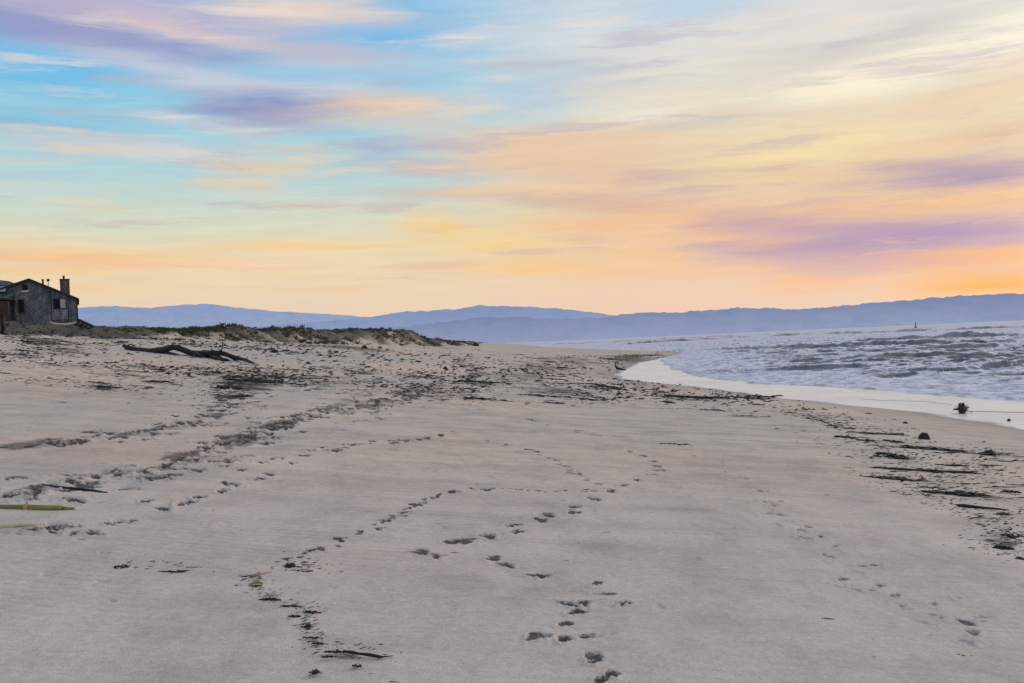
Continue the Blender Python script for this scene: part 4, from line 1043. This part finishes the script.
K = [  # kind, px, py, width px, label  (each a clump one can point to)
 (0, 760, 396.5, 30, 'dark kelp band hugging the wet edge left of the small bush-like tuft'),
 (10, 777, 396, 14, 'small upright kelp tuft at the dry edge of the swash'),
 (6, 852, 437, 34, 'thin kelp streak with pale shells above the wrack lines at right'),
 (6, 876, 433.5, 56, 'faint straight kelp line just landward of the dark round rock'),
 (1, 924, 449, 78, 'long thin kelp strand running under the dark round rock'),
 (2, 994, 454.5, 24, 'compact flat kelp patch below the right hand low rock'),
 (11, 895, 457, 40, 'loose olive kelp tangle with scattered scraps at right'),
 (7, 848, 468, 12, 'little dark kelp scrap at the left end of a long strand'),
 (8, 912, 470, 104, 'longest thin kelp strand in the right wrack field'),
 (9, 951, 465.5, 30, 'short kelp strand above the longest strand at right'),
 (3, 891, 479, 54, 'thick dark kelp streak at the lower left of the right wrack field'),
 (4, 952, 493, 60, 'thick dark kelp streak with pale bits near the right edge'),
 (6, 909, 495, 18, 'sparse kelp crumbs trailing left of the pale-flecked streak'),
 (7, 937, 502, 16, 'small kelp scrap directly under the pale-flecked streak'),
 (11, 984, 537, 14, 'small kelp knot between the long stick and the heavy clump'),
 (12, 1013, 536, 26, 'heavy black kelp clump at the right edge of the photo'),
 (5, 1004, 548.5, 20, 'kelp scrap just below the heavy right edge clump'),
 (12, 1020, 559, 16, 'lowest kelp scrap at the right edge'),
 (7, 870, 556, 8, 'tiny lone kelp fleck right of centre on smooth sand'),
 (8, 868, 536, 8, 'tiny kelp fleck above another on smooth sand at right'),
 (9, 1001, 599, 9, 'tiny kelp fleck low at the right'),
 (6, 966, 655, 16, 'lowest kelp fleck in the bottom right corner'),
 (7, 827, 618, 12, 'lone faint kelp scrap in the lower right foreground'),
 (3, 708, 410.5, 40, 'isolated thick kelp streak inland of the narrow wet sand'),
 (4, 750, 417, 48, 'isolated kelp streak inland and right of a similar one'),
 (0, 676, 396.5, 30, 'kelp band starting the dark line along the wet edge'),
 (1, 712, 398, 46, 'kelp band in the middle of the dark line along the wet edge'),
 (7, 648, 389.5, 12, 'short kelp dash above the wet edge line'),
 (8, 660, 392.5, 15, 'second short kelp dash above the wet edge line'),
 (2, 608, 388.5, 28, 'dark kelp heap in the central wrack field'),
 (3, 600, 401, 30, 'lowest dark kelp heap of the central wrack field'),
 (9, 506, 401.5, 14, 'kelp dash at the left foot of the central wrack field'),
 (6, 556, 397, 66, 'long kelp line along the base of the central wrack field'),
 (12, 614, 359.5, 32, 'broad olive kelp heap behind the curled branch'),
 (5, 647, 355.5, 34, 'kelp line on the sand point reaching into the surf'),
 (4, 550, 362, 16, 'dark kelp knot far up the central beach'),
 (11, 563, 368, 26, 'olive kelp patch left of the curled branch'),
 (11, 523, 369.5, 18, 'olive kelp patch on the middle beach near the track crossing'),
 (2, 577, 374, 14, 'small dark kelp knot below and left of the curled branch'),
 (1, 557, 379.5, 26, 'kelp streak in the centre of the central wrack field'),
 (7, 631, 404.5, 8, 'lone kelp speck under the central wrack field'),
 (8, 676, 444, 28, 'thin kelp strand on smooth sand right of the footprint bend'),
 (7, 577, 426, 14, 'single faint kelp strand on smooth central sand'),
 (1, 487, 382.5, 48, 'dark thin kelp line left of the central wrack field'),
 (2, 490, 400, 42, 'dark kelp line just under the thin left one'),
 (6, 432, 378, 26, 'kelp streak along the pale vehicle track'),
 (12, 250, 381, 60, 'large olive debris heap under the driftwood trunk'),
 (11, 225, 388, 36, 'olive debris heap left below the large one'),
 (10, 275, 377, 30, 'dark debris heap right below the driftwood trunk'),
 (12, 240, 396, 26, 'lowest debris heap under the driftwood trunk'),
 (3, 107, 387, 26, 'dark kelp tangle on the left upper beach'),
 (0, 155, 369.5, 20, 'dark kelp dash below the trunk root end'),
 (9, 128, 371, 40, 'long faint kelp line under the trunk root end'),
 (4, 10, 355, 30, 'dark kelp log-like heap at the left edge below the board'),
 (5, 54, 343, 14, 'dark knot of kelp between the board and trunk'),
 (2, 78, 348.5, 8, 'small dark lump left of the trunk root end'),
 (7, 44, 391, 8, 'tiny dark lump on the left beach slope'),
 (8, 62, 402, 8, 'tiny dark lump lower on the left beach slope'),
 (10, 121, 567, 19, 'small black kelp knot in the left foreground'),
 (7, 134, 561.5, 10, 'pair of kelp crumbs right above the black knot'),
 (8, 193, 567, 14, 'thin kelp scrap right of the black knot'),
 (9, 172, 571.5, 28, 'long hair-thin kelp strand below and right of the black knot'),
 (7, 30, 570, 18, 'faint kelp crumbs near the bottom left edge'),
 (8, 196, 625.5, 12, 'lone faint kelp scrap on the lower left sand'),
 (9, 86, 609, 5, 'tiny kelp speck on the lower left sand'),
 (6, 247, 576, 16, 'kelp scrap at the yellow reed at the top of the chain'),
 (0, 255, 585.5, 14, 'dark kelp knot just under the yellow reed'),
 (3, 272, 599, 18, 'dark kelp length on the upper bend of the chain'),
 (9, 293, 605.5, 24, 'thin kelp length on the chain before its second knot'),
 (1, 311, 612, 20, 'dark feathery kelp piece at the right of the chain'),
 (5, 294, 616, 12, 'short kelp piece at the left of the chain'),
 (11, 308, 626, 14, 'loose olive scrap midway down the chain'),
 (7, 312, 637, 18, 'thin arched kelp piece above the black knot of the chain'),
 (2, 320, 643, 14, 'black knot on the lower chain'),
 (4, 334, 651, 18, 'thick black kelp knot where the chain turns right'),
 (9, 330, 656, 18, 'thin scrap under the thick black knot'),
 (10, 357, 665.5, 12, 'round black kelp blob beneath the long black strand'),
 (11, 315, 672, 16, 'olive scrap in the bottom of the photo left of the blob'),
 (8, 394, 681, 9, 'small scrap at the very bottom edge'),
 (7, 371, 672.5, 5, 'tiny scrap right below the round black blob'),
 (11, 290, 566, 20, 'tangled olive strands at the top of the print chain'),
 (8, 302, 570.5, 22, 'thin strands beside the tangled olive ones'),
 (9, 455, 552, 8, 'tiny scrap on the central footprints'),
]
for kind, px, py, w_, lab in K:
    place(kind, px, py, w_, lab, None, 1.0 if w_ > 20 else 1.25)

# random wrack, zone by zone (individuals nothing tells apart share their zone label)
def zone(n, poly, wr, label, group, kinds=(0, 1, 2, 3, 4, 5, 6, 7, 8, 9), hs=1.0):
    xs = [p[0] for p in poly]; ys = [p[1] for p in poly]
    def inside(x, y):
        c = False
        for i in range(len(poly)):
            x1, y1 = poly[i]; x2, y2 = poly[i - 1]
            if (y1 > y) != (y2 > y) and x < (x2 - x1) * (y - y1) / (y2 - y1) + x1: c = not c
        return c
    k = 0; guard = 0
    while k < n and guard < 5000:
        guard += 1
        x = random.uniform(min(xs), max(xs)); y = random.uniform(min(ys), max(ys))
        if not inside(x, y): continue
        g = ground(x, y)
        if g is None or g.x > wet_edge(g.y) - 0.1: continue
        place(random.choice(kinds), x, y, random.uniform(*wr), label, group, hs); k += 1
zone(46, [(480, 356), (560, 352), (640, 352), (600, 372), (620, 385), (640, 400), (560, 404), (440, 400), (420, 384)], (7, 24), 'one of many small kelp scraps strewn over the central wrack field', 'kelp scraps in the central wrack field')
zone(22, [(640, 388), (700, 396), (790, 402), (860, 420), (860, 436), (760, 425), (680, 408)], (5, 20), 'one of many small kelp scraps inland of the narrow wet sand', 'kelp scraps beside the wet sand')
zone(26, [(840, 430), (930, 445), (1024, 455), (1024, 520), (960, 515), (880, 478), (830, 455)], (5, 24), 'one of many small kelp scraps in the right wrack field', 'kelp scraps in the right wrack field', (5, 6, 7, 8, 9))
zone(46, [(0, 345), (110, 345), (220, 368), (300, 366), (420, 372), (420, 392), (250, 398), (120, 385), (0, 375)], (6, 26), 'one of many small kelp scraps on the left upper beach', 'kelp scraps on the left upper beach', (2, 4, 6, 7, 8, 9, 11))
zone(26, [(0, 328), (90, 328), (200, 338), (290, 345), (430, 349), (430, 356), (270, 362), (110, 345), (0, 345)], (6, 22), 'one of many dark scraps lying along the dune foot', 'dark scraps along the dune foot', (0, 2, 4, 5, 10, 11, 12))
zone(14, [(330, 350), (500, 348), (520, 356), (440, 372), (350, 366)], (5, 14), 'one of many faint scraps on the far middle beach', 'faint scraps on the far middle beach', (6, 7, 8, 9))
zone(22, [(100, 540), (220, 520), (700, 470), (980, 520), (1000, 680), (420, 680), (100, 680)], (2.5, 6), 'one of a few tiny specks on the smooth foreground sand', 'tiny specks on the foreground sand', (6, 7, 8, 9))
for i, p in enumerate(protos):
    if i not in used_first: bpy.data.objects.remove(p)
    elif '_proto' in p.keys(): pass
for o in bpy.data.objects:
    if '_proto' in o.keys(): del o['_proto']

# fine uncountable litter in the wrack lines
def litter():
    vs = []; fs = []
    spots = []
    for g, lx, ly, st, rx, ry in WKS:
        for k in range(int(72 * st * math.sqrt(rx * ry) / 8) + 1):
            y = g.y + random.gauss(0, ly * .7); x = g.x + (y - g.y) * g.x / g.y + random.gauss(0, lx * .7)
            if y > 4 and y < 230: spots.append((x, y))
    if True:
        for (x, y) in spots:
            if x > wet_edge(y) - .3: continue
            z = float(height(x, y)); sc = min(2.4, max(.12, y / 26)) * random.uniform(.5, 1.3); L = random.uniform(.02, .11) * sc; a = random.gauss(0, .4); w = random.uniform(.008, .02) * sc; h = w * (1.2 if y < 25 else 2.2)
            dx, dy = math.cos(a) * L, math.sin(a) * L; k = len(vs)
            vs += [(x - dx, y - dy, z + .002), (x + dx, y + dy, z + .004), (x, y - w, z + h * .2), (x, y + w, z + h)]
            fs += [(k, k + 2, k + 3), (k + 2, k + 1, k + 3)]
    me = mesh_np('wrack_litter', np.array(vs), np.array(fs), M_KELP, False)
    tag(me, 'fine crumbs of dried seaweed strewn along the wrack lines', 'seaweed litter', kind='stuff')
litter()

M_SHELL = simple_mat('shell', (0.55, 0.52, 0.48, 1), (0.75, 0.73, 0.70, 1), 30, 0.5, 0.1)
for (px, py, w_, lab) in [(842, 436, 5, 'pale shell fragment at the left end of the upper right wrack line'),
                          (968, 490, 5, 'pale shell fragment on the thick kelp streak near the right edge'),
                          (957, 487, 3, 'smaller pale shell chip beside the thick kelp streak'),
                          (1017, 552, 6, 'pale shell fragment at the right edge below the heavy kelp clump'),
                          (318, 626, 3, 'tiny pale shell chip on the foreground kelp chain')]:
    g = ground(px, py); r_ = w_ * g.y / F / 2
    m_ = MB(); m_.tube([(-r_, 0, .002), (-r_ * .4, 0, r_ * .5), (r_ * .5, 0, r_ * .4), (r_, 0, .002)], [r_ * .1, r_ * .5, r_ * .4, r_ * .1], 7, .6, .2)
    o = m_.build('shell', M_SHELL, None, True, g); tag(o, lab, 'shell')

# long strand, sticks and reeds
def strand(name, pts, rads, mat, label, cat, lift=0.0, sides=6, jag=.1):
    W = [ground(*p) for p in pts]
    c = W[0].copy()
    m = MB(); m.tube([w - c + Vector((0, 0, r * .7 + lift)) for w, r in zip(W, rads)], rads, sides, 1, jag)
    o = m.build(name, mat, None, True, c); tag(o, label, cat); return o
strand('kelp_strand', [(343,652),(352,654),(361,655),(370,656.5),(378,658),(384,657.5),(393,656)], [.004,.008,.006,.009,.007,.005,.002], M_KELP, 'long black kelp strand reaching right from the chain', 'seaweed', 0.0, 6, .5)
# keep the olive reed in parts
rw = [ground(-30, 511.6), ground(27, 512), ground(62, 512.4), ground(77, 512.6)]
rr_ = empty('reed_stalk', tuple(rw[1]))
m_ = MB(); m_.tube([w - rw[1] + Vector((0, 0, .026)) for w in rw[:3]], [.023, .024, .021], 10, 1, .06); m_.build('stalk', M_REED, rr_, True)
m_ = MB(); e_ = rw[2] - rw[1]
for q in range(7):
    l_ = random.uniform(.5, 1.0); o_ = Vector((0, random.uniform(-.012, .012), random.uniform(.008, .034)))
    m_.tube([e_ + o_, e_ + (rw[3] - rw[2]) * l_ * .5 + o_ * .9, e_ + (rw[3] - rw[2]) * l_ + o_ * random.uniform(.3, 1.1)], [.009, .009, .005], 5, 1, .3)
m_.build('frayed_tip', M_REED, rr_, True)
m_ = MB(); m_.tube([Vector((-.012, 0, .026)), Vector((.012, 0, .026))], .032, 8); m_.tube([Vector((0, 0, .045)), Vector((.004, 0, .08))], [.008, .003], 5); m_.build('node', M_STRAW, rr_, True)
tag(rr_, 'thick olive green reed stalk lying at the left edge', 'reed')
strand('reed_stalk', [(-30,535.5),(0,532.2),(22,530),(45,527.8)], [.014,.015,.014,.007], M_REED2, 'thinner pale green reed stalk below the olive one', 'reed', .02)
strand('driftwood_stick', [(42,487),(60,490),(75,491.5),(92,493.6),(107,495.5)], [.006,.009,.010,.011,.007], M_WOOD, 'straight dark stick lying at the left above the reeds', 'stick', .016)
strand('reed_stalk', [(248,576),(258,575),(266,573.5),(272,572)], [.003,.005,.004,.002], M_STRAW, 'yellow reed sliver at the top of the kelp chain', 'reed')
strand('reed_leaf', [(250,585),(257,583),(263,584.5)], [.004,.014,.003], M_STRAW, 'short straw coloured leaf beside the dark kelp knot', 'leaf')
strand('driftwood_stick', [(957,506),(964,507),(980,508.3),(996,509.5),(1009,510.4)], [.012,.018,.013,.010,.005], M_WOOD, 'long thin dark stick near the right edge below the kelp streaks', 'stick')
strand('driftwood_stick', [(735,445),(760,441),(790,441)], [.006,.007,.003], M_WOOD, 'faint thin stick on the sand below the wet edge', 'stick') if False else None
for pts, lab in [([(834,437),(850,438),(862,440.5),(876,441.5)], 'dark thread of kelp rising to the shell end of the upper right wrack line'),
                 ([(862,433),(880,434.2),(904,434)], 'straight dark kelp thread pointing at the dark round rock'),
                 ([(884,446),(905,448.5),(925,449),(945,451.5),(966,452)], 'dark kelp cord passing below the dark round rock'),
                 ([(862,467),(885,469.5),(910,470),(935,472.5),(966,473)], 'longest dark kelp cord across the right wrack field'),
                 ([(935,464.8),(950,466),(967,466)], 'short dark kelp cord above the longest one'),
                 ([(925,492),(950,493.5),(984,494)], 'dark kelp cord running through the pale-flecked streak'),
                 ([(930,453.5),(960,453),(985,454)], 'hair-thin kelp cord ending at the low rock'),
                 ([(800,418),(822,421),(838,428)], 'second faint kelp thread slanting towards the right wrack field'),
                 ([(940,482),(965,484),(1000,483)], 'thin kelp thread above the pale-flecked streak'),
                 ([(984,460),(1005,461.5),(1030,461)], 'thin kelp thread under the low rock at the right edge'),
                 ([(975,497),(1000,498.5),(1026,498)], 'faint kelp thread at the right edge above the long stick'),
                 ([(470,398),(490,399.5),(509,401.5)], 'dark kelp cord left of the central wrack field'),
                 ([(464,381),(490,383),(512,384.5)], 'dark kelp cord above the left end of the central wrack field'),
                 ([(525,395),(555,397.5),(588,398.5)], 'dark kelp cord along the base of the central wrack field'),
                 ([(664,395),(690,397.5),(730,397),(770,399.5)], 'long kelp cord following the dry edge of the wet sand')]:
    W0 = ground(*pts[0]); k_ = W0.y / 1000
    n_ = []
    for a, b in zip(pts, pts[1:]):
        for q in range(5): n_.append((a[0] + (b[0] - a[0]) * q / 5, a[1] + (b[1] - a[1]) * q / 5 + random.uniform(-.35, .35)))
    n_.append(pts[-1])
    strand('kelp_strand', n_, [k_ * random.uniform(.25, .8) for _ in n_], M_KELP, lab, 'seaweed', 0.0, 5, .4)
# curled branch by the water in the middle distance
g0 = ground(622, 370)
cb = MB(); P_ = [(616.5, 366), (616.5, 363), (618, 361), (621, 361.5)]
cb.tube([at(627, 370.5, g0.y) - g0, at(622, 369.4, g0.y) - g0, at(617.5, 368.6, g0.y) - g0, at(614.8, 365.5, g0.y) - g0, at(615.2, 363, g0.y) - g0, at(617.2, 361.4, g0.y) - g0, at(619, 361.6, g0.y) - g0], [.05, .11, .12, .055, .045, .035, .02], 7, 1, .12)
o = cb.build('driftwood_branch', M_WOOD, None, True, g0); tag(o, 'dark driftwood branch with a curled upright end near the surf', 'driftwood')

# rocks
def rock(px, py, wpx, hpx, label, seed, group=None):
    g = ground(px, py); s = wpx * g.y / F / 2; h = hpx * g.y / F
    bm = bmesh.new(); bmesh.ops.create_icosphere(bm, subdivisions=4, radius=1)
    rs = random.Random(seed); off = rs.uniform(0, 50)
    for v in bm.verts:
        n = float(fbm(v.co.x * 1.3 + off, v.co.y * 1.3 + v.co.z, 4, seed)); v.co *= 1 + .22 * n
        v.co = Vector((v.co.x * s, v.co.y * s * .8, max(v.co.z, -.3) * h * (1.0)))
    me = bpy.data.meshes.new('rock'); bm.to_mesh(me); bm.free(); me.materials.append(M_ROCK)
    me.polygons.foreach_set('use_smooth', [True] * len(me.polygons))
    o = bpy.data.objects.new('rock', me); o.location = g; COL.objects.link(o); tag(o, label, 'rock', group)
rock(924, 438.5, 11, 6, 'dark round rock on the sand below the swash', 1)
rock(990, 453.8, 11, 4, 'low dark rock near the right edge below the swash', 2)
rock(905, 423.5, 5, 2, 'small dark pebble at the lower edge of the wet sand', 3)
rock(1009, 421, 3.5, 2.5, 'tiny stone in the swash at the right', 4)
rock(445.5, 369.5, 5, 3, 'small dark stone on the middle beach by the tracks', 5)
rock(364.5, 348.6, 6, 3.4, 'dark boulder at the dune foot', 6)
rock(380, 348.5, 5, 2.2, 'second smaller boulder at the dune foot', 7)
rock(275, 352, 7, 2.4, 'low dark stones on the sand right of the trunk twig', 8)
rock(476, 346.2, 7, 3.4, 'dark lump on the crest at the far end of the dune', 9)

# kelp ball standing in the swash
d = ray(962, 413); t = (0.0 - EYE) / d[2]; kb = Vector((d[0] * t, t, -.01))
kr = empty('kelp_holdfast', tuple(kb))
s_ = t / F * 1.75
m_ = MB()
rs = random.Random(5)
for i in range(9):
    a = rs.uniform(0, 6.28); r = rs.uniform(.5, 2.6) * s_
    m_.tube([(math.cos(a) * r * .4, math.sin(a) * r * .4, 0), (math.cos(a) * r, math.sin(a) * r, 3.0 * s_), (math.cos(a) * r * .6, math.sin(a) * r * .6, 6 * s_)], [.7 * s_, 1.2 * s_, .4 * s_], 6, 1, .35)
m_.build('root_mass', M_RED, kr, True)
m_ = MB()
for i in range(90):
    a = rs.uniform(0, 6.28); e = rs.uniform(.15, 1.35); L = rs.uniform(3, 7.0) * s_
    dx, dy, dz = math.cos(a) * math.cos(e), math.sin(a) * math.cos(e), math.sin(e)
    m_.ribbon([(dx * L * q, dy * L * q, 1.5 * s_ + dz * L * q - .35 * L * q * q) for q in (.15, .4, .65, .85, 1)], rs.uniform(.3, .7) * s_)
m_.build('fronds', M_RED, kr, True)
tag(kr, 'reddish brown kelp holdfast standing in the thin swash', 'seaweed')
# trailing stipes left and right of it, on the wet sand
def wet_strand(pts, rads, label):
    W = []
    for (px, py) in pts:
        d = ray(px, py); t = (.0 - EYE) / d[2]; W.append(Vector((d[0] * t, t, float(height(d[0] * t, t)))))
    c = W[0].copy(); m = MB(); m.tube([w - c + Vector((0, 0, r * .3)) for w, r in zip(W, rads)], rads, 5)
    o = m.build('kelp_strand', M_WOOD, None, True, c); tag(o, label, 'seaweed')
wet_strand([(858,398.5),(880,400),(905,400.6),(930,401.5),(953,404.5)], [.003,.006,.006,.006,.004], 'thin kelp stipe trailing left of the holdfast over wet sand')
wet_strand([(968,411),(985,411.3),(1005,411.8),(1030,412.2)], [.006,.009,.009,.007], 'thin kelp stipe trailing right of the holdfast over wet sand')

# buoy and bird
M_BUOY = simple_mat('weathered_buoy_paint', (0.07, 0.085, 0.13, 1), (0.12, 0.14, 0.19, 1), 2, 0.7, 0.1)
bp_ = at(915.5, 324.0, 700); bo = empty('buoy', (bp_.x, 700, 0.1))
k_ = .7
m_ = MB(); m_.tube([(0, 0, -.4), (0, 0, .3), (0, 0, .9)], [.8, 1.0, .7], 12); m_.build('float', M_BUOY, bo, True)
m_ = MB(); m_.tube([(0, 0, .9), (0, 0, 2.6), (0, 0, 3.9)], [.5, .35, .2], 6); m_.tube([(0, 0, 3.9), (0, 0, 4.4)], .3, 8); m_.build('tower', M_BUOY, bo)
tag(bo, 'tiny dark channel buoy standing far out against the right ridge', 'buoy')
bl = at(722.5, 314.2, 260); br_ = MB()
br_.tube([(-.22, 0, 0), (-.1, 0, .02), (.1, 0, .02), (.28, 0, -.01)], [.03, .09, .08, .02], 8)
for s in (-1, 1):
    n = len(br_.v)
    br_.v += [(.10, 0, .04), (-.08, 0, .04), (.02, s * .35, .24), (-.10, s * .33, .22), (-.12, s * .75, .12)]
    br_.f += [(n, n + 1, n + 3, n + 2), (n + 2, n + 3, n + 4)]
o = br_.build('bird', M_TRIM, None, True, bl); o.rotation_euler = (0, 0, R(70)); tag(o, 'tiny dark sea bird flying in front of the middle ridge', 'bird')

# ------------------------------------------------------------------ dune scrub (uncountable)
def scrub(name, n, cond, mat, hr, seed, label, blades=16):
    rs = np.random.default_rng(seed); V = []; Fc = []
    cnt = 0; guard = 0
    while cnt < n and guard < n * 60:
        guard += 1
        y = 58 * (420 / 58) ** rs.random(); x = np.interp(y, _dy, _dx) - rs.uniform(-1.5, 26) * (1 if y < 160 else .6)
        if not cond(x, y, rs): continue
        z = float(height(x, y)); cnt += 1
        hh = rs.uniform(*hr) * (.5 if x / y < -.37 else 1); sp = hh * rs.uniform(.8, 1.8)
        for b in range(blades):
            a = rs.uniform(0, 6.28); r = rs.random() * sp * .6; bx, by = x + math.cos(a) * r, y + math.sin(a) * r
            L = hh * rs.uniform(.5, 1.1); lean = rs.uniform(.2, .9); w = .025 + .03 * rs.random()
            a2 = a + rs.normal(0, .5)
            k = len(V)
            V += [(bx - w, by, z - .03), (bx + w, by, z - .03), (bx + math.cos(a2) * L * lean, by + math.sin(a2) * L * lean, z + L)]
            Fc.append((k, k + 1, k + 2))
    o = mesh_np(name, np.array(V), np.array(Fc), mat, False); tag(o, label, 'plants', kind='stuff')
def c1(x, y, rs):
    k = float(np.interp(y, _dy, _dx)) - x
    px = x / y
    if px < -.56 or (px < -.36 and rs.random() < .8): return False
    return float(fbm(np.array(x * .16), np.array(y * .10), 3, 50)) > (-0.02 if k < 2.5 else -0.5)
def c2(x, y, rs):
    px = x / y * F + 512; k = float(np.interp(y, _dy, _dx)) - x
    return 120 < px < 225 and k > 1.5 and y < 105
scrub('dune_scrub', 9500, c1, M_GRASS, (.10, .32), 1, 'low dark grey green scrub growing over the dune bank')
scrub('dune_groundcover', 1500, c2, M_GREEN, (.10, .24), 2, 'bright green ground cover on the dune crest behind the trunk')

# ------------------------------------------------------------------ render settings
scene.render.engine = 'CYCLES'
scene.view_settings.view_transform = 'Standard'
scene.view_settings.look = 'None'
scene.view_settings.exposure = 0
scene.view_settings.gamma = 1
scene.render.resolution_x = 1024; scene.render.resolution_y = 683
